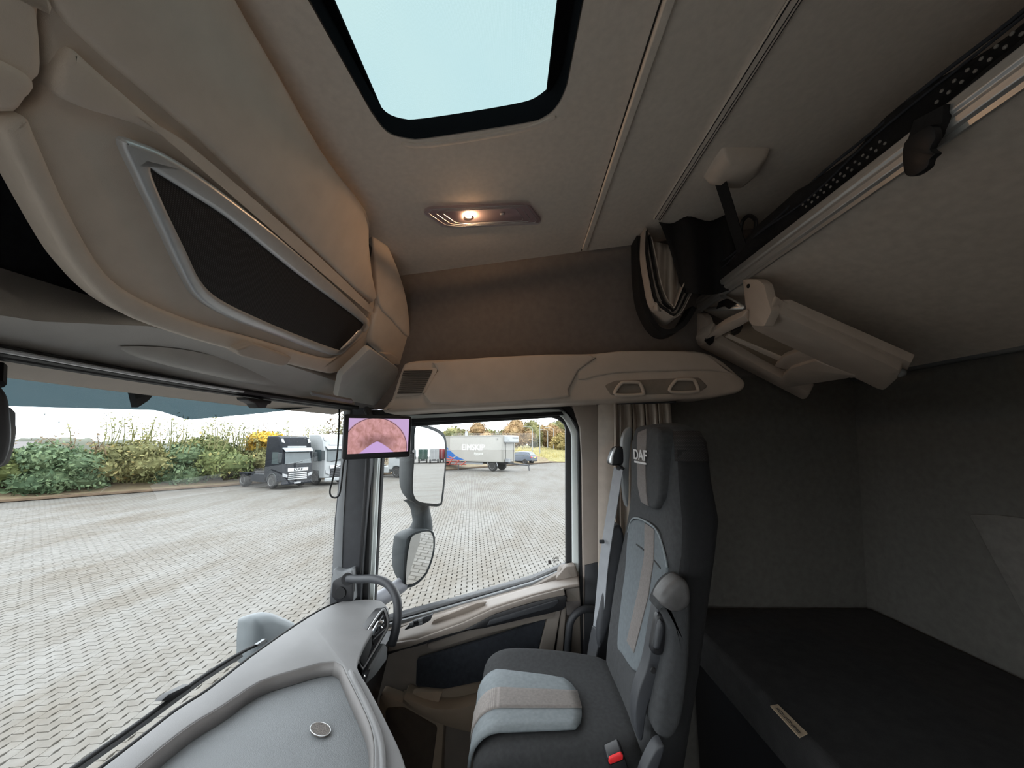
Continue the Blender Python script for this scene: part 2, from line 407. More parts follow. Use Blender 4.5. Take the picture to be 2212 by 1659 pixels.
# grey header moulding: its rear lip steps back beside the open compartment
rings = []
for x, (yr, zr) in ((-.4, (.82, .19)), (.5, (.82, .19)), (.62, (.79, .2)), (.75, (.735, .232)), (.9, (.715, .242)), (1.5, (.705, .242)), (1.6, (.66, .25)), (1.70, (.62, .27))):
    yf = wsy(x) + .0
    rings.append([R(x, yr, zr), R(x, (yr + yf) / 2 - .01, (zr + .155) / 2 - .012), R(x, yf - .085, .158), R(x, yf, .165), R(x, yf, .32), R(x, yr + .02, zr + .03)])
M().loft(rings).build('header_moulding', m_header, con, smooth=50)
# back of the open compartment, its shade put in as dark colour, and the roof of the console
M().box2(R(-.38, .93, .17), R(1.64, .96, .66)).build('compartment_back', m_navy, con)
M().prism([R(-.30, .60, .58), R(-.30, .93, .58), R(-.30, .93, .665), R(-.30, .52, .715)], (1.92, 0, 0)).build('locker_carcass', m_navy, con)
# soft bulge in the header
bm_ = [[], []]
rows = []
for j in range(9):
    v = j / 8; row = []
    for i in range(25):
        u = i / 24
        px = 262 + (640 - 262) * u; yc = 752 + 90 * u * u * .55 + 28 * u
        py = yc - 10 * math.sin(math.pi * min(1, u * 1.2)) + v * (34 * math.sin(math.pi * u) ** .6 + 6)
        h = .028 * math.sin(math.pi * u) ** .7 * math.sin(math.pi * v) ** .8
        p = PP(px, py, (R(0, .785, .198), Vector((0, -.46, -.89)).normalized()))
        row.append(p + Vector((0, -.46, -.89)).normalized() * (h - .004))
    rows.append(row)
M().grid(rows).build('header_bulge', m_header, con, smooth=180)
# corner moulding towards the passenger side
plate('corner_cover', [PP(p[0], p[1], (R(0, .765, .290), Vector((-.1, -.75, -.66)).normalized())) for p in rnd([(738, 812), (800, 752), (864, 798), (842, 858), (812, 878), (728, 862)], 8)], .025, m_header, con, bevel=.006)
plate('sill_strip', [PP(p[0], p[1], (R(0, .77, .20), Vector((-.1, -.6, -.75)).normalized())) for p in [(672, 845), (760, 862), (758, 868), (670, 850)]], .01, m_greyp, con, front=.008)

def lidplate(name, pts, th, m, parent, off=0.0, bevel=.006, holes=(), r=0):
    P2 = rnd(pts, r) if r else [Vector(p) for p in pts]
    return plate(name, [lidp(p, off) for p in P2], th, m, parent, n=LN, holes=[[lidp(p, off) for p in h] for h in holes], bevel=bevel, bres=2)
# the large flap
big = [(100, -150), (103, 90), (112, 180), (78, 235), (6, 272), (30, 335), (70, 415), (140, 545), (180, 600), (225, 648), (290, 690), (420, 735), (560, 772), (690, 804), (722, 807), (750, 795), (782, 764), (798, 728), (806, 690), (812, 655), (806, 590), (799, 520), (793, 456), (700, 330), (600, 150), (510, 0), (440, -150)]
flap = thing('locker_flap', lidp((500, 600)), 'large taupe overhead locker flap with a black mesh panel', 'locker door')
lidplate('panel', cr(big, 3), .05, m_taupe, flap, 0.0, .012)
# raised lower rim of the flap
rim = [(6, 272), (60, 255), (84, 300), (140, 430), (200, 545), (250, 610), (320, 655), (430, 700), (560, 735), (690, 772), (730, 770), (765, 735), (788, 700), (800, 690), (798, 728), (782, 764), (750, 795), (722, 807), (690, 804), (560, 772), (420, 735), (290, 690), (225, 648), (180, 600), (140, 545), (70, 415), (30, 335)]
lidplate('rim', cr(rim, 3), .03, m_taupe, flap, .014, .010)
# pressed crease and its upper bulge
lidplate('upper_swage', cr([(118, -40), (165, 62), (430, 296), (640, 500), (806, 655), (800, 560), (791, 456), (700, 330), (600, 150), (515, 0), (440, -150), (130, -150)], 3), .03, m_taupe, flap, .016, .014)
lidplate('brow', cr([(130, 205), (190, 238), (270, 262), (330, 285), (400, 325), (560, 455), (700, 575), (796, 665), (780, 652), (640, 530), (420, 334), (220, 158), (160, 108), (132, 150)], 3), .03, m_taupe, flap, .014, .012)
fo = cr([(268, 307), (320, 316), (380, 345), (470, 405), (600, 508), (700, 596), (780, 670), (796, 695), (782, 722), (752, 756), (735, 768), (700, 764), (600, 728), (500, 690), (432, 648), (398, 595), (340, 470), (300, 385)], 4)
fi = cr([(332, 372), (348, 380), (420, 425), (500, 478), (640, 590), (784, 698), (775, 716), (740, 752), (728, 755), (640, 722), (560, 688), (480, 648), (438, 608), (405, 540), (360, 445)], 4)
lidplate('mesh_frame', fo, .022, m_frame, flap, .016, .009, holes=[fi])
lidplate('mesh', [Vector(p) + (Vector(p) - Vector((560, 580))) * .03 for p in fi], .008, m_mesh, flap, .010, 0)
lidplate('pull_handle', [(510, 756), (548, 742), (632, 772), (620, 790), (606, 792), (520, 770)], .04, m_taupe_l, flap, .034, .006, r=5)
# second flap over the middle of the windscreen
fl2 = thing('locker_flap', lidp((20, 150)), 'taupe locker flap cut off by the top left corner of the picture', 'locker door')
lidplate('panel', cr([(-260, -160), (50, -160), (112, -10), (118, 6), (92, 28), (96, 90), (97, 160), (80, 182), (60, 225), (5, 248), (-260, 190)], 3), .05, m_taupe, fl2, .012, .012)
lidplate('swage', cr([(-260, 20), (0, 128), (82, 180), (60, 222), (5, 240), (-260, 180)], 3), .03, m_taupe, fl2, .022, .012)
# slim end locker by the passenger side
EN = Vector((-.32, -.88, -.35)).normalized()
EL = (lidp((806, 640)) , EN)
def endp(p, off=0): return PP(p[0], p[1], (EL[0] + EN * off, EN))
el = thing('end_locker', endp((840, 700)), 'narrow taupe end locker lit orange beside the dome lamp', 'locker door')
plate('panel', [endp(p) for p in cr([(797, 462), (803, 520), (809, 590), (815, 660), (808, 690), (802, 735), (818, 752), (868, 795), (880, 785), (884, 740), (882, 690), (874, 635), (855, 575), (828, 515), (808, 478)], 3)], .05, m_taupe, el, n=EN, bevel=.012, bres=2)
plate('swage', [endp(p) for p in cr([(800, 480), (808, 570), (816, 655), (845, 690), (880, 728), (882, 690), (874, 635), (855, 575), (828, 515)], 3)], .02, m_taupe, el, n=EN, front=.008, bevel=.008, bres=2)
plate('pull_handle', [endp(p) for p in rnd([(817, 760), (835, 760), (851, 770), (848, 783), (838, 784)], 4)], .03, m_taupe_l, el, n=EN, front=.03, bevel=.004)
# roller blind cassette bar along the top of the windscreen
rb = thing('roller_blind', R(.7, .8, .15), 'black roller blind bar along the top edge of the windscreen', 'blind')
pts = [R(x, wsy(x) - .10, .152) for x in np.linspace(-.38, 1.70, 16)]
M().tube(pts, .010, 8).build('bar', m_black, rb)
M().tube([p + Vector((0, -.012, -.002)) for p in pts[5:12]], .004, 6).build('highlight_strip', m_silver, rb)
M().tube([p + Vector((0, .028, -.004)) for p in pts], .009, 8).build('guide', m_black, rb)
plate('pull_tab', [PY(p[0], p[1], .80) for p in rnd([(532, 858), (588, 866), (586, 872), (578, 874), (575, 882), (560, 882), (552, 872), (534, 864)], 2)], .03, m_black, rb, n=(0, -1, 0), bevel=.003)
M().loft([[R(x, wsy(x) - .09, .15), R(x, wsy(x) + .005, .121), R(x, wsy(x) + .01, .14), R(x, wsy(x) - .05, .18)] for x in np.linspace(-.4, 1.7, 16)]).build('header_lining', m_taupe_l, rb)
# dome lamp
dl = thing('dome_lamp', roofp((1040, 466)), 'lit rectangular ceiling lamp with a clear ribbed lens', 'ceiling lamp')
lo = rnd([(913, 459), (925, 451), (1120, 442), (1145, 443), (1169, 474), (1166, 482), (985, 491), (955, 488)], 7)
plate('base', [roofp(p) for p in lo], .02, mat('lamp_base', (.6, .55, .56), .4, .03, 20), dl, n=ROOFN, front=.006, bevel=.003)
m_lens = glassmat('lamp_lens', (.93, .88, .90), 1.0, .15)
plate('lens', [roofp(p, -.016) for p in lo], .008, m_lens, dl, n=ROOFN, bevel=.003)
lc = sum((Vector(p) for p in lo), Vector((0, 0))) / len(lo)
for k in range(3):
    pl_ = [roofp(lc + (Vector(p) - lc) * (.92 - .12 * k), -.018) for p in lo]
    M().tube(pl_, .0012, 5, closed=True).build('lens_rib', m_silver, dl)
bu = roofp((1012, 466), -.0075)
m_bulb = mat('lit_bulb', (1, .8, .5), .3, 0, 10, emit=((1.0, .62, .32), 1000))
M().lathe([(.001, -.011), (.006, -.009), (.0075, 0), (.006, .009), (.001, .011)], bu, (0, 1, 0), 12).build('bulb', m_bulb, dl)
M().lathe([(.001, -.008), (.005, -.006), (.006, 0), (.005, .006), (.001, .008)], roofp((1085, 462), -.010), (0, 1, 0), 12).build('unlit_bulb', m_silver, dl)
M().lathe([(.03, .0), (.026, .004), (.012, .008)], roofp((1012, 467), -.0), ROOFN, 16).build('reflector', m_chrome, dl)
# ------------------------------------------------------------------ trim shelf above the passenger door
NX = (-1, 0, 0)
def pX(X, pts): return [PX(p[0], p[1], X) for p in pts]
def dplate(name, X, pts, th, m, parent=None, r=0, bevel=.004, holes=(), sm=0, bres=1):
    if sm: pts = cr(pts, sm)
    if r: pts = rnd(pts, r)
    return plate(name, pX(X, pts), th, m, parent, n=NX, bevel=bevel, holes=[pX(X, h) for h in holes], bres=bres)
sh = thing('side_trim', PX(1200, 870, 1.62), 'long taupe moulding over the passenger door with two lashing eyes', 'trim panel')
rec = rnd([(1306, 832), (1330, 822), (1395, 820), (1440, 818), (1510, 815), (1530, 835), (1505, 850), (1320, 854)], 6)
dplate('moulding', 1.60, cr([(828, 890), (845, 862), (866, 800), (884, 781), (960, 776), (1200, 766), (1420, 758), (1500, 757), (1550, 772), (1592, 806), (1612, 828), (1600, 846), (1560, 855), (1500, 861), (1240, 870), (930, 886)], 3), .16, m_trimt, sh, bevel=.016, bres=3)
dplate('upper_face', 1.585, cr([(960, 778), (1272, 764), (1250, 800), (1228, 840), (1205, 862), (930, 872), (945, 800)], 3), .03, m_trimt, sh, bevel=.01, bres=2)
dplate('rear_face', 1.593, cr([(1282, 764), (1480, 758), (1540, 772), (1585, 812), (1540, 800), (1330, 806), (1250, 820)], 3), .02, m_trimt, sh, bevel=.008, bres=2)
dplate('hook_recess', 1.598, rec, .01, mat('recess_taupe', (.24, .205, .175), .7, .05), sh, bevel=.002)
for (x0, y0) in ((1340, 826), (1458, 820)):
    def lp(dx, dy, X=1.588): return PX(x0 + dx, y0 + dy, X)
    M().tube(cr([lp(-12, 24), lp(0, 4), lp(10, 0), lp(36, 0), lp(44, 5), lp(50, 22), lp(46, 26), lp(10, 28)], 4), .0075, 8, closed=True).build('lashing_eye', m_taupe_l, sh, smooth=180)
# outlet grille at the front end
gr = thing('outlet_grille', PX(895, 850, 1.585), 'slotted taupe outlet grille at the front end of the side moulding', 'vent')
dplate('grille_plate', 1.592, rnd([(872, 796), (946, 794), (944, 802), (918, 848), (905, 854), (852, 858), (856, 842)], 5), .03, m_trimt, gr, bevel=.004)
for k in range(12):
    y = 802 + k * 4.3; xa = 872 - k * 1.2; xb = 934 - k * 2.0
    A, B = PX(xa, y, 1.590), PX(xb, y - 1, 1.590)
    M().prism([A + Vector((0, 0, .0022)), B + Vector((0, 0, .0022)), B - Vector((0, 0, .0022)), A - Vector((0, 0, .0022))], (-.004, 0, 0)).build('slot', mat('slot_dark', (.05, .043, .037), .8) if k == 0 else bpy.data.materials['slot_dark'], gr)

# ------------------------------------------------------------------ passenger door
door = bpy.data.objects.new('door_1', None); COL.objects.link(door); door.location = PX(1020, 1500, 1.74); ORG[door.name] = Vector(door.location)
tag(door, 'passenger door with taupe armrest and large window', kind='structure')
def ring(name, X, outer, inner, th, m, **k): return dplate(name, X, outer, th, m, door, holes=[inner], **k)
# nested window surrounds: seal, painted frame, black channel
O1 = rnd([(792, 886), (1236, 870), (1258, 930), (1268, 1500), (776, 1500)], [6, 40, 8, 8, 8])
I1 = rnd([(806, 900), (1222, 882), (1248, 930), (1254, 1500 - 20), (790, 1480)], [8, 30, 8, 8, 8])
O2 = rnd([(800, 896), (1226, 878), (1250, 935), (1258, 1490), (786, 1490)], [6, 34, 8, 8, 8])
I2 = rnd([(824, 912), (1213, 892), (1235, 935), (1238, 1260), (802, 1400)], [8, 26, 8, 8, 8])
O3 = rnd([(812, 905), (1220, 886), (1242, 935), (1246, 1260), (790, 1400)], [6, 30, 8, 8, 8])
I3 = rnd([(830, 925), (1200, 901), (1222, 918), (1223, 1222), (803, 1395)], [4, 20, 10, 6, 6])
ring('door_seal', 1.765, O1, I1, .02, m_rubber)
ring('window_surround', 1.80, O2, I2, .03, m_body)
ring('glass_channel', 1.83, O3, I3, .03, m_black)
ring('upper_channel', 1.822, rnd([(880, 890), (1222, 872), (1236, 915), (1222, 915), (1206, 901), (888, 917)], 4), rnd([(884, 906), (1204, 890), (1200, 893), (884, 909)], 0), .01, m_rubber)
dplate('top_seal', 1.788, [(820, 908), (1214, 889), (1218, 897), (820, 917)], .012, m_rubber, door, bevel=.002)
dplate('front_channel', 1.81, [(826, 985), (808, 985), (786, 1400), (804, 1400)], .02, m_rubber, door)
dplate('painted_strip', 1.79, [(817, 985), (803, 985), (785, 1310), (796, 1310)], .02, m_body, door, bevel=.003)
dplate('window_glass', 1.835, [(812, 905), (1230, 890), (1236, 1260), (790, 1400)], .004, m_glass, door, bevel=0)
# marks etched on the outside of the pane, read from inside they run backwards
m_etch = mat('etched_mark', (.08, .07, .07), .8)
text('etched_logo', 'DAF', PX(1201, 1206, 1.832), (0, 1, 0), (0, 0, 1), .013, m_etch, door, .0005, .0005)
dplate('etched_square', 1.832, [(1184, 1211), (1191, 1211), (1190.5, 1219), (1184.5, 1219)], .0005, m_etch, door, bevel=0)
for k, (xa, xb) in enumerate(((1193, 1208), (1195, 1200), (1195, 1207))):
    dplate('etched_line', 1.832, [(xa, 1211 + 3.2 * k), (xb, 1211 + 3.2 * k), (xb, 1212.2 + 3.2 * k), (xa, 1212.2 + 3.2 * k)], .0005, m_etch, door, bevel=0)
# outer skin below the window, sill strip
dplate('outer_panel', 1.85, [(780, 1392), (830, 1338), (1000, 1293), (1150, 1250), (1222, 1222), (1262, 1222), (1275, 1900), (760, 1900)], .05, m_dark, door)
dplate('sill_seal', 1.80, [(826, 1346), (1000, 1296), (1150, 1254), (1226, 1221), (1226, 1226), (1150, 1260), (1000, 1304), (826, 1354)], .03, m_rubber, door)
dplate('sill_edge', 1.785, [(826, 1352), (1000, 1302), (1150, 1258), (1226, 1226), (1226, 1236), (1150, 1268), (1000, 1312), (826, 1362)], .03, m_greyp, door)
# taupe inner lining
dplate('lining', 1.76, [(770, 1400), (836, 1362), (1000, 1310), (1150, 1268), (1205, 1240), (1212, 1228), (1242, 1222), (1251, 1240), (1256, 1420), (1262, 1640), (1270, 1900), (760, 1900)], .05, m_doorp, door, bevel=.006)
dplate('corner_post', 1.742, rnd([(1208, 1262), (1200, 1250), (1222, 1224), (1244, 1222), (1252, 1262)], 4), .03, m_doorl, door, bevel=.008)
# sloping window ledge / armrest: top face and front face
def led(name, top, bot, Xt, Xb, m, th=.02, bevel=.004):
    P = [PX(p[0], p[1], Xt) for p in top] + [PX(p[0], p[1], Xb) for p in bot[::-1]]
    n = len(top); rows = [[PX(p[0], p[1], Xt) for p in top], [PX(p[0], p[1], Xb) for p in bot]]
    return M().grid(rows).build(name, m, door, smooth=40, solid=th)
tA = [(838, 1372), (900, 1345), (1000, 1314), (1060, 1296), (1150, 1270), (1216, 1252), (1250, 1246)]
tB = [(838, 1392), (900, 1382), (1000, 1346), (1060, 1318), (1150, 1289), (1218, 1272), (1252, 1266)]
rows = []
for j in range(7):
    v = j / 6
    rows.append([PX(a_[0] + (b_[0] - a_[0]) * v, a_[1] + (b_[1] - a_[1]) * v, 1.752 - .105 * v + .012 * max(0, v - .8) / .2) for a_, b_ in zip(cr(tA, 5, False), cr(tB, 5, False))])
M().grid(rows).build('armrest_top', m_doorl, door, smooth=180, solid=.012)
dplate('ledge_tray', 1.70, rnd([(936, 1340), (1030, 1303), (1052, 1300), (1044, 1312), (1020, 1324), (930, 1352)], 4), .012, mat('tray_taupe', (.22, .185, .155), .7, .05), door, bevel=.003)
dplate('armrest_front', 1.648, [(838, 1392), (900, 1382), (1000, 1346), (1060, 1318), (1150, 1289), (1218, 1272), (1222, 1290), (1150, 1302), (1070, 1328), (1010, 1362), (900, 1396), (836, 1412)], .09, m_doorl, door, bevel=.006)
dplate('armrest_band', 1.645, cr([(838, 1408), (900, 1394), (1000, 1362), (1066, 1328), (1150, 1302), (1220, 1286), (1222, 1300), (1216, 1318), (1140, 1336), (1045, 1358), (1010, 1362), (930, 1384), (836, 1416), (834, 1412)], 2), .08, m_black, door, bevel=.004)
dplate('band_inlay', 1.638, rnd([(1058, 1340), (1206, 1294), (1206, 1302), (1196, 1312), (1052, 1352)], 3), .01, m_dark, door, bevel=.002)
dplate('rear_ledge', 1.70, rnd([(1222, 1272), (1252, 1266), (1254, 1300), (1224, 1300)], 3), .04, m_doorl, door)
dplate('rear_cover', 1.715, [(1222, 1300), (1254, 1296), (1256, 1325), (1224, 1330)], .03, m_wallf, door)
# switch panel
sw = dplate('switch_panel', 1.675, rnd([(872, 1362), (893, 1341), (935, 1327), (930, 1340), (918, 1347), (880, 1360)], 3), .012, m_dark, door, bevel=.002)
for (x, y, q) in ((889, 1349, m_greyp), (899, 1345, m_black), (908, 1341, m_greyp), (909, 1348, m_greyp)):
    plate('switch', pX(1.668, rnd([(x - 5, y - 3), (x + 4, y - 5), (x + 4, y + 2), (x - 5, y + 4)], 1)), .006, q, sw, n=NX, bevel=.002)
# grip trough under the band
dplate('grip_trough', 1.685, rnd([(921, 1392), (1020, 1358), (1046, 1354), (1204, 1316), (1196, 1335), (1045, 1372), (938, 1404), (924, 1402)], 5), .03, m_doorl, door, bevel=.006)
# net pocket and lower bin
dplate('pocket_cloth', 1.715, rnd([(900, 1426), (1000, 1396), (1100, 1366), (1180, 1336), (1162, 1406), (1120, 1430), (1050, 1470), (960, 1489), (898, 1482)], 5), .02, m_navy, door, bevel=.003)
dplate('rear_rib', 1.70, [(1182, 1336), (1204, 1318), (1212, 1318), (1196, 1410), (1164, 1410)], .05, m_doorl, door, bevel=.006)
dplate('rear_rib_shade', 1.71, [(1212, 1318), (1224, 1312), (1214, 1440), (1196, 1440)], .05, m_doorp, door, bevel=.006)
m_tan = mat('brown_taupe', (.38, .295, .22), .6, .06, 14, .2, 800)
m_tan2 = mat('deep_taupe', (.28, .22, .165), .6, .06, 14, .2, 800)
dplate('bin_back', 1.73, [(870, 1498), (940, 1492), (1060, 1466), (1060, 1540), (940, 1530)], .02, m_tan2, door)
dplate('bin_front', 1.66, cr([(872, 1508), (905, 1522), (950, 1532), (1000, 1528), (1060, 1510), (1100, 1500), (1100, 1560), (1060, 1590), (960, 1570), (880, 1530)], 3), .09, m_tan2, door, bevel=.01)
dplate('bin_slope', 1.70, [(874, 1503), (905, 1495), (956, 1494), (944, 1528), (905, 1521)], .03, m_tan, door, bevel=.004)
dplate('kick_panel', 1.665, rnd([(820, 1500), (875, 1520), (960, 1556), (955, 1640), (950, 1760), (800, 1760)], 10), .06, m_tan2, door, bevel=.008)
sp_ = dplate('speaker_grille', 1.655, rnd([(832, 1532), (870, 1530), (944, 1572), (930, 1680), (838, 1680)], 8), .01, mat('brown_speaker_mesh', (.1, .078, .06), .8, .1, weave=(200, .6)), door, bevel=.002)
# step well and the dark foot space
tag(M().box2(R(1.2, .2, -1.4), R(1.66, .95, -1.36)).build('floor_mat', mat('carpet_dark', (.09, .072, .06), .95, .3, 120, .6, 600)), 'dark floor mat in the passenger footwell', 'mat')

# black grab handle on the screen pillar
gh = thing('grab_handle', PX(858, 1370, 1.62), 'black tubular grab handle bent from the screen pillar to the dashboard', 'grab handle')
M().tube(cr([PX(752, 1250, 1.70), PX(775, 1251, 1.67), PX(810, 1251, 1.63), PX(838, 1262, 1.60), PX(856, 1290, 1.57), PX(859, 1330, 1.55), PX(853, 1368, 1.54), PX(846, 1392, 1.54)], 5, False), .016, 14).build('tube', m_dark, gh, smooth=180)
M().lathe([(.001, 0), (.026, 0), (.024, .012), (.001, .012)], PX(752, 1250, 1.705), (-1, .0, 0), 18).build('socket', m_rubber, gh)
g2 = thing('grab_handle', PX(1230, 1410, 1.70), 'black grab handle on the door post beside the passenger seat', 'grab handle')
M().tube(cr([PX(1282, 1316, 1.68), PX(1262, 1316, 1.66), PX(1244, 1326, 1.65), PX(1232, 1345, 1.65), PX(1228, 1375, 1.65), PX(1225, 1440, 1.66), PX(1224, 1490, 1.68)], 5, False), .014, 12).build('tube', m_dark, g2, smooth=180)
# ------------------------------------------------------------------ dashboard
DZ = -.645
dash = thing('dashboard', R(.9, .55, -1.2), 'grey dashboard top with a sunken ribbed tray under the windscreen', 'dashboard')
def dz(p, z=DZ): return PZ(p[0], p[1], z)
edge_r = cr([(790, 1294), (822, 1297), (836, 1310), (838, 1322), (812, 1352), (790, 1385), (775, 1420), (772, 1440), (783, 1462), (800, 1490), (830, 1548), (858, 1605), (872, 1640), (885, 1690), (895, 1760)], 3, False)
edge_l = cr([(215, 1662), (300, 1597), (380, 1535), (450, 1490), (540, 1420), (640, 1350), (700, 1314), (740, 1298)], 3, False)
outer = [dz(p) for p in edge_r] + [R(.35, .16, DZ), R(-.40, .18, DZ), R(-.40, .80, DZ), R(.3, .88, DZ)] + [dz(p) for p in edge_l]
tray2 = cr([(722, 1428), (738, 1436), (748, 1455), (790, 1540), (806, 1590), (808, 1640), (806, 1700)], 3, False)
tray_l = cr([(258, 1690), (330, 1628), (410, 1566), (480, 1524), (560, 1490 - 18), (640, 1446), (690, 1432)], 3, False)
trayh = [dz(p) for p in tray2] + [R(.5, .30, DZ), R(.1, .34, DZ), R(.1, .70, DZ), R(.45, .74, DZ)] + [dz(p) for p in tray_l]
plate('top_moulding', outer, .014, m_dash, dash, n=(0, 0, 1), holes=[trayh], bevel=.005, bres=2)
# tray wall and tray floor
tc_ = sum(trayh, Vector()) / len(trayh)
lowr = [p + Vector((0, 0, -.034)) + (tc_ - p).normalized() * .008 for p in trayh]
M().loft([[p + Vector((0, 0, -.002)) for p in trayh], lowr], cap=False).build('tray_wall', mat('grey_tray_wall', (.15, .142, .138), .6, .08, 9, .3, 800), dash, smooth=60, solid=.004)
tm = plate('tray_mat', [p + (p - tc_).normalized() * .012 for p in lowr], .02, m_mat, dash, n=(0, 0, 1))
# raised ridge along the near side of the tray
M().tube([dz(p, DZ + .002) for p in cr([(756, 1452), (798, 1536), (822, 1600), (828, 1660), (826, 1720)], 4, False)], .007, 8).build('ridge', m_dash, dash, smooth=180)
# sloping front apron of the dashboard, down to the floor
lower = []
for p in edge_r: lower.append(dz(p))
rows = []
for k, (dx, dzv, dy) in enumerate(((0, -.008, 0.004), (.012, -.06, .035), (.02, -.14, .07), (.02, -.30, .13), (.0, -.72, .22))):
    rows.append([p + Vector((dx * 0, dy, dzv)) for p in lower])
M().grid(rows).build('apron', m_dark, dash, smooth=60, solid=.01)
M().prism([R(1.70, .48, -.76), R(1.70, .86, -.76), R(1.70, .97, -1.4), R(1.70, .62, -1.4)], (-2.1, 0, 0)).build('lower_body', m_black, dash)
# windscreen-side bead
M().tube([dz(p, DZ - .012) for p in edge_l], .005, 8).build('screen_bead', m_rubber, dash, smooth=180)
# oval loudspeaker grille in the tray
sg = M(); c0 = PZ(692, 1578, DZ - .034)
el = [PZ(692 + 22 * math.cos(t) + 3 * math.sin(t), 1578 + 15 * math.sin(t), DZ - .033) for t in np.linspace(0, 2 * math.pi, 28, endpoint=False)]
tw = plate('sensor_grille', el, .004, mat('dark_pitted_mesh', (.09, .075, .065), .6, .7, 420, .8, 500), dash, n=(0, 0, 1), front=.0035)
M().tube([p + Vector((0, 0, .003)) for p in el], .0010, 6, closed=True).build('grille_ring', m_silver, dash, smooth=180)
# vent cluster facing the passenger
VN = Vector((-.50, -.82, .28)).normalized()
VP = (PX(800, 1385, 1.45), VN)
def vp(p, off=0): return PP(p[0], p[1], (VP[0] + VN * off, VN))
def vplate(name, pts, th, m, parent, off=0, r=0, sm=0, bevel=.002, holes=()):
    if sm: pts = cr(pts, sm)
    if r: pts = rnd(pts, r)
    return plate(name, [vp(p, off) for p in pts], th, m, parent, n=VN, bevel=bevel, holes=[[vp(p, off) for p in h] for h in holes])
vo = [(828, 1312), (838, 1322), (842, 1345), (836, 1365), (815, 1402), (798, 1430), (786, 1458), (780, 1448), (772, 1430), (771, 1412), (779, 1385), (800, 1348)]
vent = vplate('vent_bezel', vo, .04, m_black, dash, 0, sm=3)
plate('vent_rim', [vp(p, .004) for p in cr([(828, 1314), (837, 1324), (841, 1346), (834, 1366), (790, 1440), (783, 1446), (773, 1424), (774, 1408), (782, 1385), (803, 1348)], 3)], .008, m_silver, vent, n=VN, bevel=.002, holes=[[vp(p, .004) for p in cr([(827, 1320), (833, 1327), (837, 1346), (831, 1364), (790, 1434), (784, 1440), (777, 1424), (778, 1408), (786, 1387), (805, 1353)], 3)]])
vplate('speaker_grille', [(800, 1362), (804, 1378), (802, 1400), (790, 1432), (784, 1438), (777, 1422), (778, 1406), (786, 1387)], .01, mat('dash_speaker_mesh', (.17, .175, .18), .5, .05, weave=(330, .75)), vent, .006, sm=2, bevel=.001)
vo2 = vplate('vent_opening', [(828, 1322), (836, 1345), (830, 1362), (808, 1394), (802, 1378), (808, 1356)], .01, m_rubber, vent, .005, r=2, bevel=.001)
for k in range(4):
    a_, b_ = Vector((812 + k * 3 - 4, 1366 - k * 11 + 14)), Vector((836 - k * 1.0 - 4, 1356 - k * 10 + 2))
    plate('vane', [vp(p, .010) for p in ((a_.x, a_.y), (b_.x, b_.y), (b_.x - 1, b_.y + 3), (a_.x - 1, a_.y + 3))], .006, m_greyp, vo2, n=VN, bevel=.001)
vplate('thumb_slider', [(803, 1366), (818, 1341), (828, 1339), (830, 1343), (824, 1352), (828, 1356), (822, 1362), (815, 1360), (808, 1374), (803, 1372)], .010, m_chrome, vo2, .016, r=1.5)
vplate('lower_cover', [(830, 1388), (838, 1400), (836, 1425), (812, 1458), (790, 1480), (786, 1468), (800, 1436)], .03, m_greyp, dash, -.006, r=4, bevel=.004)
M().lathe([(.001, -.008), (.006, -.004), (.006, .004), (.001, .008)], vp((785, 1462), .006), VN, 12).build('chrome_tip', m_chrome, dash, smooth=180)

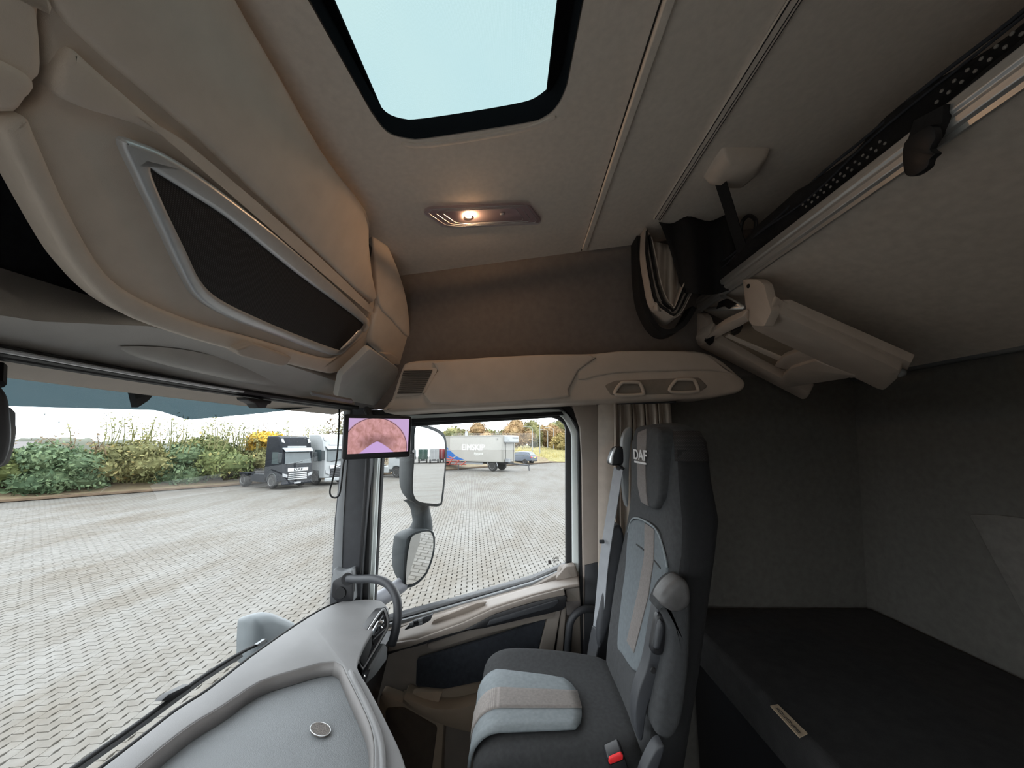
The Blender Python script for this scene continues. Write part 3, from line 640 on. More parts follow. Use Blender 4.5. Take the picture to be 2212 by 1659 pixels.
# ------------------------------------------------------------------ monitor on the pillar, with its cable
MN = Vector((-.93, -.36, -.02)).normalized()
MC = (PX(815, 945, 1.52), MN)
def mp_(p, off=0): return PP(p[0], p[1], (MC[0] + MN * off, MN))
mon = thing('monitor', mp_((815, 990)), 'small black camera monitor showing a pinkish picture on the screen pillar', 'monitor')
plate('casing', [mp_(p) for p in rnd([(743, 894), (890, 899), (886, 987), (738, 994)], 7)], .028, m_black, mon, n=MN, bevel=.005)
def screenmat():
    m = bpy.data.materials.new('monitor_picture'); m.use_nodes = True; t = m.node_tree; N = t.nodes; L = t.links; N.clear()
    o = N.new('ShaderNodeOutputMaterial'); e = N.new('ShaderNodeEmission'); tcn = N.new('ShaderNodeTexCoord')
    sep = N.new('ShaderNodeSeparateXYZ'); L.new(tcn.outputs['UV'], sep.inputs[0])
    def math_(op, a=None, b=None):
        q = N.new('ShaderNodeMath'); q.operation = op
        for i, vv in enumerate((a, b)):
            if vv is None: continue
            if isinstance(vv, (int, float)): q.inputs[i].default_value = vv
            else: L.new(vv, q.inputs[i])
        return q.outputs[0]
    X, Y = sep.outputs['X'], sep.outputs['Y']
    nz1 = N.new('ShaderNodeTexNoise'); nz1.inputs['Scale'].default_value = 9; nz1.inputs['Detail'].default_value = 5; nz1.inputs['Distortion'].default_value = .8
    mpn = N.new('ShaderNodeMapping'); mpn.inputs['Scale'].default_value = (1.6, .6, 1); L.new(tcn.outputs['UV'], mpn.inputs[0]); L.new(mpn.outputs[0], nz1.inputs['Vector'])
    r1 = N.new('ShaderNodeValToRGB'); r1.color_ramp.elements[0].position = .3; r1.color_ramp.elements[0].color = (.36, .19, .16, 1); r1.color_ramp.elements[1].position = .7; r1.color_ramp.elements[1].color = (.58, .33, .32, 1)
    L.new(nz1.outputs['Fac'], r1.inputs['Fac'])
    # darker hollow above the pale mound
    dx = math_('SUBTRACT', X, .47); dy = math_('SUBTRACT', Y, .30)
    hol = math_('ADD', math_('POWER', math_('MULTIPLY', dx, 2.6), 2), math_('POWER', math_('MULTIPLY', dy, 3.2), 2))
    r2 = N.new('ShaderNodeValToRGB'); r2.color_ramp.elements[0].color = (.52, .47, .5, 1); r2.color_ramp.elements[1].color = (1.18, 1.12, 1.2, 1); r2.color_ramp.elements[1].position = .9
    L.new(hol, r2.inputs['Fac'])
    mu = N.new('ShaderNodeMix'); mu.data_type = 'RGBA'; mu.blend_type = 'MULTIPLY'; mu.inputs['Factor'].default_value = 1; L.new(r1.outputs['Color'], mu.inputs['A']); L.new(r2.outputs['Color'], mu.inputs['B'])
    # pale lilac mound at the bottom: y < .38 - |x-.47|*1.3
    md = math_('SUBTRACT', math_('SUBTRACT', .35, math_('MULTIPLY', math_('POWER', math_('ABSOLUTE', dx), 1.3), 1.75)), Y)
    st = math_('MULTIPLY', md, 40); st.node.use_clamp = True
    m2 = N.new('ShaderNodeMix'); m2.data_type = 'RGBA'; L.new(st, m2.inputs['Factor']); L.new(mu.outputs['Result'], m2.inputs['A']); m2.inputs['B'].default_value = (.56, .37, .68, 1)
    # lilac outside the round edge
    ox = math_('SUBTRACT', X, .44); oy = math_('SUBTRACT', Y, .1)
    rr = math_('SUBTRACT', math_('ADD', math_('POWER', ox, 2), math_('MULTIPLY', math_('POWER', oy, 2), .34)), .285)
    s3 = math_('MULTIPLY', rr, 45); s3.node.use_clamp = True
    m3 = N.new('ShaderNodeMix'); m3.data_type = 'RGBA'; L.new(s3, m3.inputs['Factor']); L.new(m2.outputs['Result'], m3.inputs['A']); m3.inputs['B'].default_value = (.55, .38, .62, 1)
    ab = math_('SUBTRACT', 1.0, math_('MULTIPLY', math_('ABSOLUTE', rr), 90)); ab.node.use_clamp = True
    m4 = N.new('ShaderNodeMix'); m4.data_type = 'RGBA'; L.new(ab, m4.inputs['Factor']); L.new(m3.outputs['Result'], m4.inputs['A']); m4.inputs['B'].default_value = (.05, .03, .07, 1)
    L.new(m4.outputs['Result'], e.inputs['Color']); e.inputs['Strength'].default_value = 1.05
    L.new(e.outputs[0], o.inputs['Surface'])
    return m
q = [mp_(p, .0015) for p in ((750, 981), (881, 975), (884, 905), (754, 903))]
me = bpy.data.meshes.new('screen'); me.from_pydata([tuple(p) for p in q] + [tuple(p - MN * .003) for p in q], [], [(0, 1, 2, 3), (7, 6, 5, 4), (0, 4, 5, 1), (1, 5, 6, 2), (2, 6, 7, 3), (3, 7, 4, 0)])
uv = me.uv_layers.new(name='UVMap'); qq = {0: (0, 0), 1: (1, 0), 2: (1, 1), 3: (0, 1)}
for l in me.loops: uv.data[l.index].uv = qq[l.vertex_index % 4]
finish('screen', me, screenmat(), mon, None)
M().tube([mp_((800, 905), -.03), PX(795, 890, 1.66), PX(792, 884, 1.71)], .014, 10).build('mount', m_black, mon)
cab = thing('cable', PX(724, 1072, 1.60), 'thin black monitor cable hanging in a loop beside the screen pillar', 'cable')
M().tube(cr([PX(733, 884, 1.62), PX(732, 930, 1.61), PX(728, 985, 1.60), PX(720, 1030, 1.60), PX(713, 1058, 1.60), PX(715, 1071, 1.60), PX(724, 1075, 1.60), PX(733, 1068, 1.60), PX(738, 1040, 1.60), PX(741, 1010, 1.58), PX(745, 985, 1.55)], 5, False), .0035, 8).build('cord', m_rubber, cab, smooth=180)
# camera pod hanging in the middle of the windscreen
pod = thing('sensor_pod', PY(12, 1010, .86), 'black sensor pod with a grey side cut by the left picture edge', 'sensor')
plate('shell', [PY(p[0], p[1], .84) for p in cr([(-60, 820), (0, 822), (16, 838), (28, 860), (34, 900), (36, 950), (26, 990), (8, 1010), (-60, 1030)], 3)], .05, m_black, pod, n=(0, -1, 0), bevel=.014, bres=3)
plate('side', [PY(p[0], p[1], .885) for p in cr([(-60, 870), (30, 880), (40, 915), (40, 945), (30, 985), (14, 1008), (-60, 1020)], 3)], .03, m_greyp, pod, n=(0, -1, 0), bevel=.008)
M().tube([PY(-10, 830, .88), PY(-8, 790, .9)], .012, 8).build('stalk', m_black, pod)
# ------------------------------------------------------------------ passenger seat
m_seatd = mat('charcoal_seat_cloth', (.040, .0415, .0435), .95, .15, 90, .5, 1400)
m_seatb = mat('back_cloth_shaded', (.118, .134, .144), .95, .10, 90, .5, 1400)  # same cloth as the cushion insert, darkened for the less lit backrest
m_seatbs = mat('beige_stripe_shaded', (.235, .212, .20), .9, .12, 160, .5, 900, weave=(170, .45))  # the cushion's stripe again, with the backrest's shade in its colour
m_seatg = mat('blue_grey_seat_cloth', (.215, .242, .258), .95, .10, 90, .5, 1400)
m_seats = mat('beige_woven_stripe', (.38, .345, .325), .9, .12, 160, .5, 900, weave=(170, .45))
seat = thing('passenger_seat', R(1.235, -.12, -1.4), 'charcoal cloth passenger seat with a beige woven centre stripe', 'seat')
CX = 1.235
def yb(z): return float(np.interp(z, (-.82, -.574, -.273, -.06, .06), (-.292, -.349, -.418, -.420, -.432)))
def ring_back(z, hw, t, bol, n=40):
    o = []
    for k in range(n):
        a_ = 2 * math.pi * k / n; c, s_ = math.cos(a_), math.sin(a_)
        xn = math.copysign(abs(c) ** .55, c); yn = math.copysign(abs(s_) ** .55, s_)
        y = yb(z) - t / 2 + yn * t / 2
        if s_ > 0: y += bol * abs(xn) ** 3 * abs(yn)
        o.append(R(CX + xn * hw, y, z))
    return o
prof = [(-.80, .15, .10, .0), (-.78, .185, .13, .02), (-.70, .205, .12, .035), (-.55, .218, .115, .045), (-.40, .224, .11, .045), (-.28, .222, .11, .03), (-.20, .214, .13, .015), (-.10, .205, .12, .008), (-.02, .20, .115, .006), (.02, .19, .105, .004), (.045, .165, .085, 0), (.058, .12, .06, 0)]
M().loft([ring_back(*p) for p in prof]).build('backrest', m_seatd, seat, smooth=180, subd=1)
BN = Vector((0, 1, .229)).normalized(); BK = (R(CX, yb(-.4), -.4), BN)
def bkp(p, off=0):
    q = PP(p[0], p[1], (BK[0] + BN * off, BN))
    if q.z - CZ > -.262:
        q = PP(p[0], p[1], (R(CX, yb(-.2), -.2) + Vector((0, off, 0)), Vector((0, 1, .01))))
    return q
def bplate(name, pts, th, m, parent, off=0, sm=3, bevel=.004):
    hd = max(p[1] for p in pts) < 1110
    return plate(name, [bkp(p, off) for p in (cr(pts, sm) if sm else pts)], th, m, parent, n=(Vector((0, 1, .01)) if hd else BN), bevel=bevel, bres=2)
hp = bplate('headrest_pad', [(1362, 962), (1372, 934), (1395, 922), (1418, 926), (1425, 955), (1425, 1060), (1420, 1085), (1411, 1100), (1392, 1092), (1370, 1068), (1362, 1030)], .05, m_seatd, seat, .018, bevel=.012)
bplate('headrest_stripe', [(1376, 945), (1378, 934), (1396, 926), (1396, 945), (1393, 1000), (1395, 1060), (1399, 1093), (1384, 1084), (1377, 1050), (1375, 990)], .006, m_seatbs, hp, .0205, 0, .001)
m_logo = mat('light_grey_print', (.55, .55, .55), .7, .04)
tx = bkp((1381, 985), .0215); vx = (bkp((1395, 988), .0215) - bkp((1369, 984), .0215)).normalized()
ux = Vector((0, 0, 1))
text('logo', 'DAF', bkp((1382, 984), .0225), vx, ux, .044, m_logo, hp, .001, .001, sx=1.55)
bplate('logo_underline', [(1370, 995), (1395, 1000), (1395, 1004), (1370, 999)], .002, m_logo, hp, .023, 0, 0)
ins = bplate('back_insert', [(1356, 1150), (1366, 1122), (1388, 1124), (1418, 1146), (1434, 1190), (1441, 1226), (1428, 1300), (1402, 1390), (1376, 1452), (1342, 1412), (1333, 1390), (1341, 1300), (1350, 1230)], .03, m_seatb, seat, .010, bevel=.006)
bplate('back_stripe', [(1389, 1128), (1409, 1142), (1412, 1208), (1400, 1290), (1369, 1410), (1354, 1385), (1380, 1270), (1392, 1200)], .006, m_seatbs, ins, .0125, 0, .001)
M().tube([bkp(p, .011) for p in cr([(1356, 1150), (1366, 1121), (1388, 1123), (1418, 1145), (1434, 1190), (1441, 1226)], 4, False)], .003, 6).build('piping', m_seatg, ins, smooth=180)
M().tube([bkp(p, .0115) for p in cr([(1375, 1176), (1395, 1192), (1414, 1212), (1427, 1228)], 4, False)], .0025, 6).build('quilt_seam', m_seatd, ins, smooth=180)
m_seatk = mat('black_seat_side_cloth', (.011, .011, .012), .95, .15, 90, .5, 1400)
M().loft([ring_back(z, hw * 1.012 + .002, t * 1.02, bo * .5)[17:] + ring_back(z, hw * 1.012 + .002, t * 1.02, bo * .5)[:4] for z, hw, t, bo in prof[1:-3]], cap=False, closed=False).build('side_cover', m_seatk, seat, smooth=180, solid=.004)
# mesh cap at the rear shoulder of the headrest
M().loft([ring_back(z, hw * 1.012, t * 1.02, 0)[16:] + ring_back(z, hw * 1.012, t * 1.02, 0)[:1] for z, hw, t in ((-.05, .207, .119), (.0, .200, .113), (.03, .184, .10))], cap=False, closed=False).build('mesh_cap', mat('ribbed_mesh', (.045, .040, .040), .9, .2, 30, weave=(90, .7)), seat, smooth=180, solid=.003)
# cushion
def cz(x, y):
    xn = (x - CX) / .215
    return -.722 + .032 * max(0, abs(xn) - .45) ** 1.3 + (.04 * max(0, xn) ** 4 if xn > 0 else 0)
rings = []
for y, k, hw, dzv in ((-.34, .8, .17, 0), (-.30, 1, .195, 0), (-.20, 1, .21, 0), (-.08, 1, .218, 0), (.0, 1, .22, -.0), (.05, .97, .218, -.006), (.085, .85, .212, -.03), (.10, .6, .20, -.06)):
    r_ = []
    n = 40
    for j in range(n):
        a_ = 2 * math.pi * j / n; c, s_ = math.cos(a_), math.sin(a_)
        xn = math.copysign(abs(c) ** .5, c); zn = math.copysign(abs(s_) ** .5, s_)
        x = CX + xn * hw; th = .15 * k
        top = cz(x, y) + dzv
        z = top - th / 2 * (1 - zn) - (.0 if s_ > 0 else 0)
        r_.append(R(x, y, z))
    rings.append(r_)
M().loft(rings).build('cushion', m_seatd, seat, smooth=180, subd=1)
def cpath(x, off):
    o = []
    for y in np.linspace(-.19, .03, 9): o.append(R(x, y, cz(x, y) + off))
    for t in np.linspace(.15, 1, 8):
        a_ = t * math.pi * .5
        o.append(R(x, .03 + (.072 + off) * math.sin(a_), cz(x, .03) + off - (.075 + off) * (1 - math.cos(a_))))
    return o
def cgrid(name, x0f, x1f, x0r, x1r, m, off, parent, rr=0):
    rows = []
    for i in range(9):
        u = i / 8; A = cpath(x0f + (x1f - x0f) * u, off); B = cpath(x0r + (x1r - x0r) * u, off); row = []
        for j in range(len(A)):
            t = min(1, j / 9); p = B[j] * (1 - t) + A[j] * t
            if j < 3 and rr: p = p + Vector((0, .03 * abs(2 * u - 1) ** 3 * (3 - j) / 3, 0))
            row.append(p)
        rows.append(row)
    return M().grid(rows).build(name, m, parent, smooth=180, solid=.008)
ci = cgrid('cushion_insert', 1.075, 1.345, 1.09, 1.30, m_seatg, .004, seat, 1)
cgrid('cushion_stripe', 1.165, 1.252, 1.165, 1.235, m_seats, .0075, ci)
M().box2(R(1.06, -.32, -1.05), R(1.41, .03, -.85)).build('seat_pan', m_black, seat, bevel=.02)
M().prism([R(1.08, -.34, -1.4), R(1.08, .06, -1.4), R(1.08, -.02, -1.05), R(1.08, -.28, -1.05)], (.31, 0, 0)).build('pedestal', m_black, seat, bevel=.01)
# recliner and folded armrest on the near side
NXm = (-1, 0, 0)
def splate(name, X, pts, th, m, parent, bevel=.004, sm=3):
    return plate(name, pX(X, cr(pts, sm) if sm else pts), th, m, parent, n=NXm, bevel=bevel, bres=2)
pla = splate('recliner_plate', .995, [(1424, 1300), (1440, 1310), (1446, 1340), (1440, 1420), (1424, 1470), (1402, 1520), (1394, 1560), (1388, 1600), (1376, 1590), (1372, 1540), (1380, 1490), (1398, 1440), (1412, 1360)], .04, m_dark, seat)
h_ = splate('recliner_handle', .982, [(1420, 1332), (1432, 1328), (1444, 1338), (1445, 1352), (1438, 1400), (1430, 1416), (1416, 1416), (1408, 1405), (1413, 1370)], .02, m_black, pla, .006)
splate('handle_pad', .972, [(1424, 1344), (1434, 1346), (1436, 1360), (1428, 1400), (1418, 1404), (1415, 1396)], .014, m_dark, h_, .006)
arm = splate('armrest', .955, [(1422, 1318), (1432, 1290), (1446, 1268), (1466, 1254), (1484, 1256), (1494, 1274), (1496, 1330), (1494, 1420), (1486, 1500), (1474, 1570), (1450, 1604), (1426, 1598), (1414, 1570), (1424, 1510), (1442, 1430), (1446, 1370), (1436, 1330)], .06, m_seatd, seat, .018)
splate('armrest_cap', .950, [(1427, 1302), (1440, 1276), (1457, 1259), (1474, 1252), (1489, 1262), (1495, 1286), (1491, 1312), (1470, 1326), (1444, 1322)], .05, mat('worn_grey_plastic', (.085, .082, .082), .5, .2, 30, .2, 500), arm, .014)
M().lathe([(.001, .003), (.006, .003), (.007, 0)], PX(1411, 1448, .974), (-1, 0, 0), 12).build('bolt', m_rubber, pla)
splate('rail_cover', .93, [(1405, 1640), (1422, 1614), (1436, 1612), (1430, 1640), (1412, 1690), (1390, 1720), (1385, 1690)], .03, m_dark, seat, .004)
# far side shoulder / folded far armrest
plate('far_armrest', pX(1.47, cr([(1318, 1150), (1330, 1136), (1342, 1138), (1350, 1170), (1345, 1250), (1325, 1330), (1300, 1400), (1290, 1380), (1300, 1300), (1312, 1210)], 3)), .05, m_dark, seat, n=NXm, bevel=.012, bres=2)
bk2 = plate('recliner_shell', pX(1.455, cr([(1345, 950), (1356, 925), (1366, 930), (1360, 1000), (1358, 1090), (1350, 1080), (1345, 1020)], 3)), .03, m_greyp, seat, n=NXm, bevel=.006)
# seat belt
bg_ = thing('belt_guide', PX(1334, 1000, 1.47), 'black plastic belt guide on the far shoulder of the seat', 'belt guide')
plate('housing', pX(1.455, cr([(1329, 968), (1340, 964), (1348, 970), (1350, 995), (1344, 1004), (1326, 1006), (1319, 1000), (1321, 985)], 3)), .05, m_black, bg_, n=NXm, bevel=.008, bres=2)
plate('silver_edge', pX(1.452, cr([(1319, 1000), (1321, 985), (1329, 968), (1332, 968), (1326, 986), (1325, 1003)], 2)), .02, m_silver, bg_, n=NXm, bevel=.003)
M().tube([PX(1335, 1008, 1.46), PX(1345, 1016, 1.45)], .011, 10).build('loop', m_black, bg_)
belt = thing('seat_belt', PX(1285, 1430, 1.50), 'grey seat belt webbing running down beside the seat', 'seat belt')
m_belt = mat('grey_webbing', (.36, .375, .40), .85, .08, 40, .3, 800, weave=(140, .3))
pb = cr([PX(1336, 1012, 1.455), PX(1326, 1075, 1.465), PX(1314, 1150, 1.475), PX(1304, 1220, 1.48), PX(1297, 1300, 1.49), PX(1291, 1360, 1.50)], 4, False)
M().ribbon(pb, (.042, .022, 0), .003).build('webbing', m_belt, belt, smooth=30)
pb2 = cr([PX(1291, 1358, 1.50), PX(1283, 1400, 1.50), PX(1280, 1424, 1.49)], 3, False)
M().ribbon(pb2, (.04, .025, 0), .014).build('sleeve', m_dark, belt, smooth=30, bevel=.004)
M().lathe([(.001, -.012), (.01, -.008), (.01, .008), (.001, .012)], PX(1284, 1433, 1.46), (0, 1, .3), 12).build('end_fitting', m_chrome, belt, smooth=180)
M().box(PX(1300, 1170, 1.47), (.01, .018, .012)).build('stop_button', m_dark, belt, bevel=.002)
bu_ = thing('belt_buckle', PX(1332, 1659, .98), 'belt buckle with a red release button by the near seat edge', 'belt buckle')
q0 = [(1313, 1636), (1342, 1622), (1350, 1632), (1349, 1644), (1318, 1656), (1312, 1650)]
plate('stalk', pX(.985, [(1318, 1650), (1350, 1636), (1366, 1690), (1330, 1710)]), .03, m_black, bu_, n=NXm, bevel=.006)
plate('casing', pX(.975, rnd(q0, 3)), .035, m_black, bu_, n=NXm, bevel=.004)
plate('release_button', pX(.972, rnd([(1316, 1638), (1342, 1626), (1347, 1633), (1346, 1642), (1318, 1653), (1315, 1648)], 2)), .03, mat('red_button', (.75, .03, .035), .4, .03, emit=None), bu_, n=NXm, bevel=.003)

# ------------------------------------------------------------------ curtains
m_curt = mat('taupe_curtain', (.50, .44, .385), .85, .08, 30, .3, 700)
m_curtd = mat('black_curtain_lining', (.012, .012, .013), .9, .2, 40, .3, 700)
sc_ = thing('side_curtain', PX(1370, 1180, 1.72), 'gathered taupe window curtain hanging behind the passenger seat', 'curtain')
rows = []
def curt_row(py_, spread, amp):
    row = []
    for i in range(120):
        u = i / 119
        px = 1292 + u * (150 + spread)
        ph = 0 if u < .22 else (u - .22) * 2 * math.pi * 11
        X = 1.73 - .02 * math.sin(u * 9) * (1 if u < .3 else .3) - amp * math.sin(ph) - .06 * max(0, u - .5)
        row.append(PX(px + (4 * math.sin(ph * .5) if u > .3 else 0), py_, X))
    return row
for py_, sp, am in ((868, 0, .004), (874, 2, .018), (900, 4, .028), (930, 6, .026), (1000, 4, .022), (1100, 4, .02), (1220, 8, .018), (1330, 14, .016)):
    rows.append(curt_row(py_, sp, am))
M().grid(rows).build('cloth', m_curt, sc_, smooth=60, solid=.003)
M().tube([PX(1288, 872, 1.73), PX(1460, 868, 1.68)], .006, 8).build('rail', m_dark, sc_)
# bunk privacy curtain pushed to the side of its ceiling rail
pc = thing('privacy_curtain', PX(1440, 720, 1.5), 'bunched privacy curtain with black lining at the end of the ceiling rail', 'curtain')
def U(i, X):
    k = i * 4.2
    return cr([PX(1385 + k * .55, 505 + k * .6, X), PX(1383 + k * .9, 560, X), PX(1392 + k, 620, X), PX(1402 + k * 1.1, 662 - k * .3, X), PX(1424 + k * .7, 682 - k * .6, X), PX(1446 + k * .1, 694 - k * .8, X), PX(1462 - k * .2, 680 - k * .9, X), PX(1480 - k * .5, 645 - k * .5, X), PX(1510 - k * .8, 590 - k * .2, X)], 4, False)
M().ribbon(cr([PX(1374, 520, 1.56), PX(1376, 600, 1.56), PX(1386, 665, 1.56), PX(1412, 712, 1.56), PX(1440, 722, 1.56), PX(1470, 704, 1.56), PX(1492, 668, 1.55)], 4, False), (.08, .0, 0), .02).build('lining_loop', m_curtd, pc, smooth=60)
for i in range(8):
    wv = .11 - .006 * i
    M().ribbon(U(i, 1.52 - .004 * i + .012 * math.sin(i * 2.3)), (wv, 0, 0), .004).build('pleat', m_curt if i not in (2, 5) else m_curtd, pc, smooth=60)
# loose inner flap and the lining behind it, a black sheet that also stands for the shadow there
rows = []
for j in range(10):
    v = j / 9; row = []
    for i in range(22):
        u = i / 21
        px = 1402 + u * 58 + 10 * v; py_ = 520 + 150 * v + 12 * u
        row.append(PX(px, py_, 1.50 + .02 * math.sin(u * 13 + v * 3) - .02 * v))
    rows.append(row)
M().grid(rows).build('inner_fold', m_curt, pc, smooth=180, solid=.003)
rows = []
for j in range(8):
    v = j / 7; row = []
    for i in range(18):
        u = i / 17
        px = 1412 + 62 * v ** .7 + u * (165 - 40 * v); py_ = 462 + 40 * u * 0 + v * (170 + 10 * math.sin(u * 6)) - 8 * math.sin(u * 7)
        row.append(PX(px, py_, 1.44 + .025 * math.sin(u * 11 + v * 2) + .03 * u))
    rows.append(row)
M().grid(rows).build('lining', m_curtd, pc, smooth=180, solid=.003)
# ceiling rail of that curtain
cr_ = thing('curtain_rail', roofp((1450, 420)), 'slim grey double curtain track along the ceiling', 'curtain rail')
roofstrip('track', (1418, 470), (1713, 0), .030, .010, m_head, cr_)
roofstrip('groove', (1414, 468), (1700, 0), .0025, .0112, m_rubber, cr_)
roofstrip('groove', (1421, 470), (1717, 0), .0025, .0112, m_rubber, cr_)
roofstrip('groove', (1424, 472), (1724, 0), .0020, .0112, m_rubber, cr_)
# ------------------------------------------------------------------ upper bunk, tilted against the rear wall
BY, BZ = -.865, .615
ub = thing('upper_bunk', R(.7, -1.2, .3), 'tilted upper bunk with aluminium front rail and taupe underside', 'bunk')
UN = Vector((0, .4417, -.897)).normalized()
UBP = (R(0, BY, BZ - .02), UN)
def ubp(p, off=0): return PP(p[0], p[1], (UBP[0] + UN * off, UN))
m_under = mat('taupe_bunk_cloth', (.60, .535, .475), .95, .08, 40, .4, 1300)
M().prism([R(-.38, BY, BZ - .018), R(-.38, -1.545, .282), R(-.38, -1.575, .33), R(-.38, -1.575, .42), R(-.38, BY - .02, BZ + .05)], (2.10, 0, 0)).build('base_board', m_under, ub, bevel=.006)
M().tube([R(-.38, -1.545, .285), R(1.72, -1.545, .285)], .012, 8).build('rear_welt', m_greyp, ub, smooth=180)
# rail: an extruded profile with two lips
pr = [(0, -.012), (.012, -.020), (.02, -.016), (.024, -.004), (.022, .004), (.028, .010), (.028, .030), (.02, .036), (.006, .034), (-.01, .03), (-.01, -.01)]
M().prism([R(-.38, BY + a_, BZ + b_) for a_, b_ in pr], (2.13, 0, 0)).build('front_rail', m_alu, ub, smooth=20, bevel=.0015)
M().prism([R(-.38, BY + a_, BZ + b_) for a_, b_ in ((.004, -.03), (.01, -.03), (.012, -.02), (0, -.012))], (2.05, 0, 0)).build('rail_lip', m_alu, ub, smooth=20)
M().lathe([(.001, 0), (.03, 0), (.03, .008), (.001, .008)], R(1.745, BY + .01, BZ + .008), (1, 0, 0), 12).build('rail_end', m_silver, ub)
# black safety net folded along the rail
net = thing('safety_net', R(.7, BY, BZ + .03), 'black safety net bundled along the upper bunk rail', 'net')
m_net = mat('black_net', (.008, .008, .009), .9, .3, 60, .6, 300)
rows = []
for j in range(7):
    v = j / 6; row = []
    for i in range(90):
        x = -.38 + 2.08 * i / 89
        h = .028 + v * (.085 + .010 * math.sin(x * 7) + .012 * math.sin(x * 17 + 1))
        y = BY - .01 + .02 * math.sin(v * 5 + x * 3) + .012 * math.sin(x * 23 + v * 4)
        row.append(R(x, y, BZ + h))
    rows.append(row)
M().grid(rows).build('net_bundle', m_net, net, smooth=180, solid=.02)
M().tube([R(x, BY + .015 + .004 * math.sin(x * 21), BZ + .105 + .008 * math.sin(x * 9)) for x in np.linspace(-.3, 1.6, 70)], .004, 6).build('edge_cord', m_navy, net, smooth=180)
M().tube([R(x, BY + .018 + .004 * math.sin(x * 17), BZ + .085 + .008 * math.sin(x * 11)) for x in np.linspace(-.3, 1.5, 70)], .003, 6).build('edge_cord', m_navy, net, smooth=180)
# rows of holes in the net above the rail, small highlights painted as grey dots
m_eye = mat('eyelet_glint_grey', (.2, .19, .18), .7, .1)
me_e = None
for row_, dzv in ((0, .040), (1, .053)):
    for k in range(34):
        x = .30 + k * .021 + row_ * .010
        if .66 < x < .76: continue
        c = R(x, BY + .0335 + .004, BZ + dzv)
        if me_e is None:
            e_ = M().lathe([(.0034, 0), (.0034, .002), (.002, .003), (.001, .003)], c, (0, 1, 0), 8).build('eyelet_glint', m_eye, net); me_e = e_.data; c00 = c
        else:
            e_ = bpy.data.objects.new('eyelet_glint', me_e); COL.objects.link(e_); e_.parent = net; e_.location = c - c00
# black retaining hook over the rail
hk = thing('retaining_hook', PY(1985, 370, BY + .05), 'black hook clipped over the aluminium bunk rail', 'hook')
plate('blade', [PY(p[0], p[1], BY + .048) for p in cr([(1955, 310), (1985, 285), (2015, 270), (2022, 295), (2008, 322), (2018, 332), (2005, 345), (1998, 362), (1972, 380), (1954, 380), (1949, 360)], 3)], .014, m_black, hk, n=(0, 1, -.1), bevel=.004)
plate('strap', [PY(p[0], p[1], BY + .04) for p in [(1955, 312), (1975, 260), (2040, 225), (2035, 262), (2012, 300)]], .02, m_curtd, hk, n=(0, 1, -.1), bevel=.004)
# ceiling anchor and strap
an = thing('strap_anchor', roofp((1590, 355)), 'taupe anchor cover on the ceiling holding a bunk strap', 'anchor')
ao = [roofp(p) for p in rnd([(1518, 385), (1538, 350), (1560, 318), (1650, 318), (1664, 320), (1640, 365), (1600, 400), (1545, 398)], 8)]
ac = sum(ao, Vector()) / len(ao)
m_ = M(); m_.loft([ao, [ac + (p - ac) * .9 + ROOFN * .02 for p in ao], [ac + (p - ac) * .62 + ROOFN * .036 for p in ao]])
m_.build('cover', m_taupe, an, smooth=50)
st = thing('bunk_strap', PX(1602, 520, 1.2), 'black webbing strap running from the ceiling anchor to the bunk rail', 'strap')
A = roofp((1553, 378)) + ROOFN * .03; B = PY(1605, 545, BY + .02)
M().ribbon(cr([A, A * .7 + B * .3 + Vector((0, 0, .002)), A * .35 + B * .65 + Vector((0, 0, -.004)), B], 5, False), (.036, .012, 0), .003).build('webbing', m_curtd, st, smooth=40)
M().tube(cr([PY(1600, 500, BY), PY(1604, 478, BY), PY(1618, 466, BY), PY(1632, 476, BY), PY(1630, 500, BY), PY(1612, 520, BY)], 4, False), .007, 8).build('buckle', m_black, st, smooth=180)

# ------------------------------------------------------------------ ladder stowed under the bunk
lad = thing('ladder', R(1.5, -1.3, .18), 'taupe folding ladder stowed under the upper bunk', 'ladder')
LADN = Vector((0, .498, -.867)).normalized(); LADP = (R(0, -.855, .43), LADN)
def ldp(p, off=0): return PP(p[0], p[1], (LADP[0] + LADN * off, LADN))
def lplate(name, pts, th, m, parent, off, bevel=.004, r=0):
    if r: pts = rnd(pts, r)
    return plate(name, [ldp(p, off) for p in pts], th, m, parent, n=LADN, bevel=bevel)
def vplate2(name, pts, th, m, parent, Y, bevel=.004, r=0):
    if r: pts = rnd(pts, r)
    return plate(name, [PY(p[0], p[1], Y) for p in pts], th, m, parent, n=(0, 1, 0), bevel=bevel)
lplate('back_board', [(1660, 664), (1700, 664), (1968, 784), (1960, 800), (1942, 812), (1690, 700)], .03, m_trimt, lad, -.03)
lplate('side_rail', [(1500, 730), (1532, 716), (1548, 738), (1640, 792), (1750, 850), (1742, 862), (1733, 864), (1620, 805), (1512, 752)], .045, m_trimt, lad, 0, .006, r=4)
lplate('side_rail', [(1614, 692), (1664, 664), (1680, 676), (1945, 802), (1938, 820), (1910, 845), (1896, 842), (1628, 714)], .045, m_trimt, lad, 0, .008, r=6)
vplate2('hinge_bracket', [(1490, 680), (1498, 676), (1516, 677), (1523, 686), (1532, 720), (1528, 742), (1508, 748), (1500, 732), (1494, 708)], .03, m_trimt, lad, -.845, .006, r=4)
vplate2('hinge_bracket', [(1603, 604), (1612, 602), (1636, 603), (1650, 614), (1656, 640), (1666, 672), (1650, 706), (1624, 704), (1614, 690), (1609, 660)], .03, m_trimt, lad, -.845, .006, r=5)
lplate('tread', [(1517, 742), (1535, 720), (1562, 702), (1606, 682), (1618, 694), (1600, 705), (1560, 724), (1530, 740)], .03, m_trimt, lad, .006, .004, r=3)
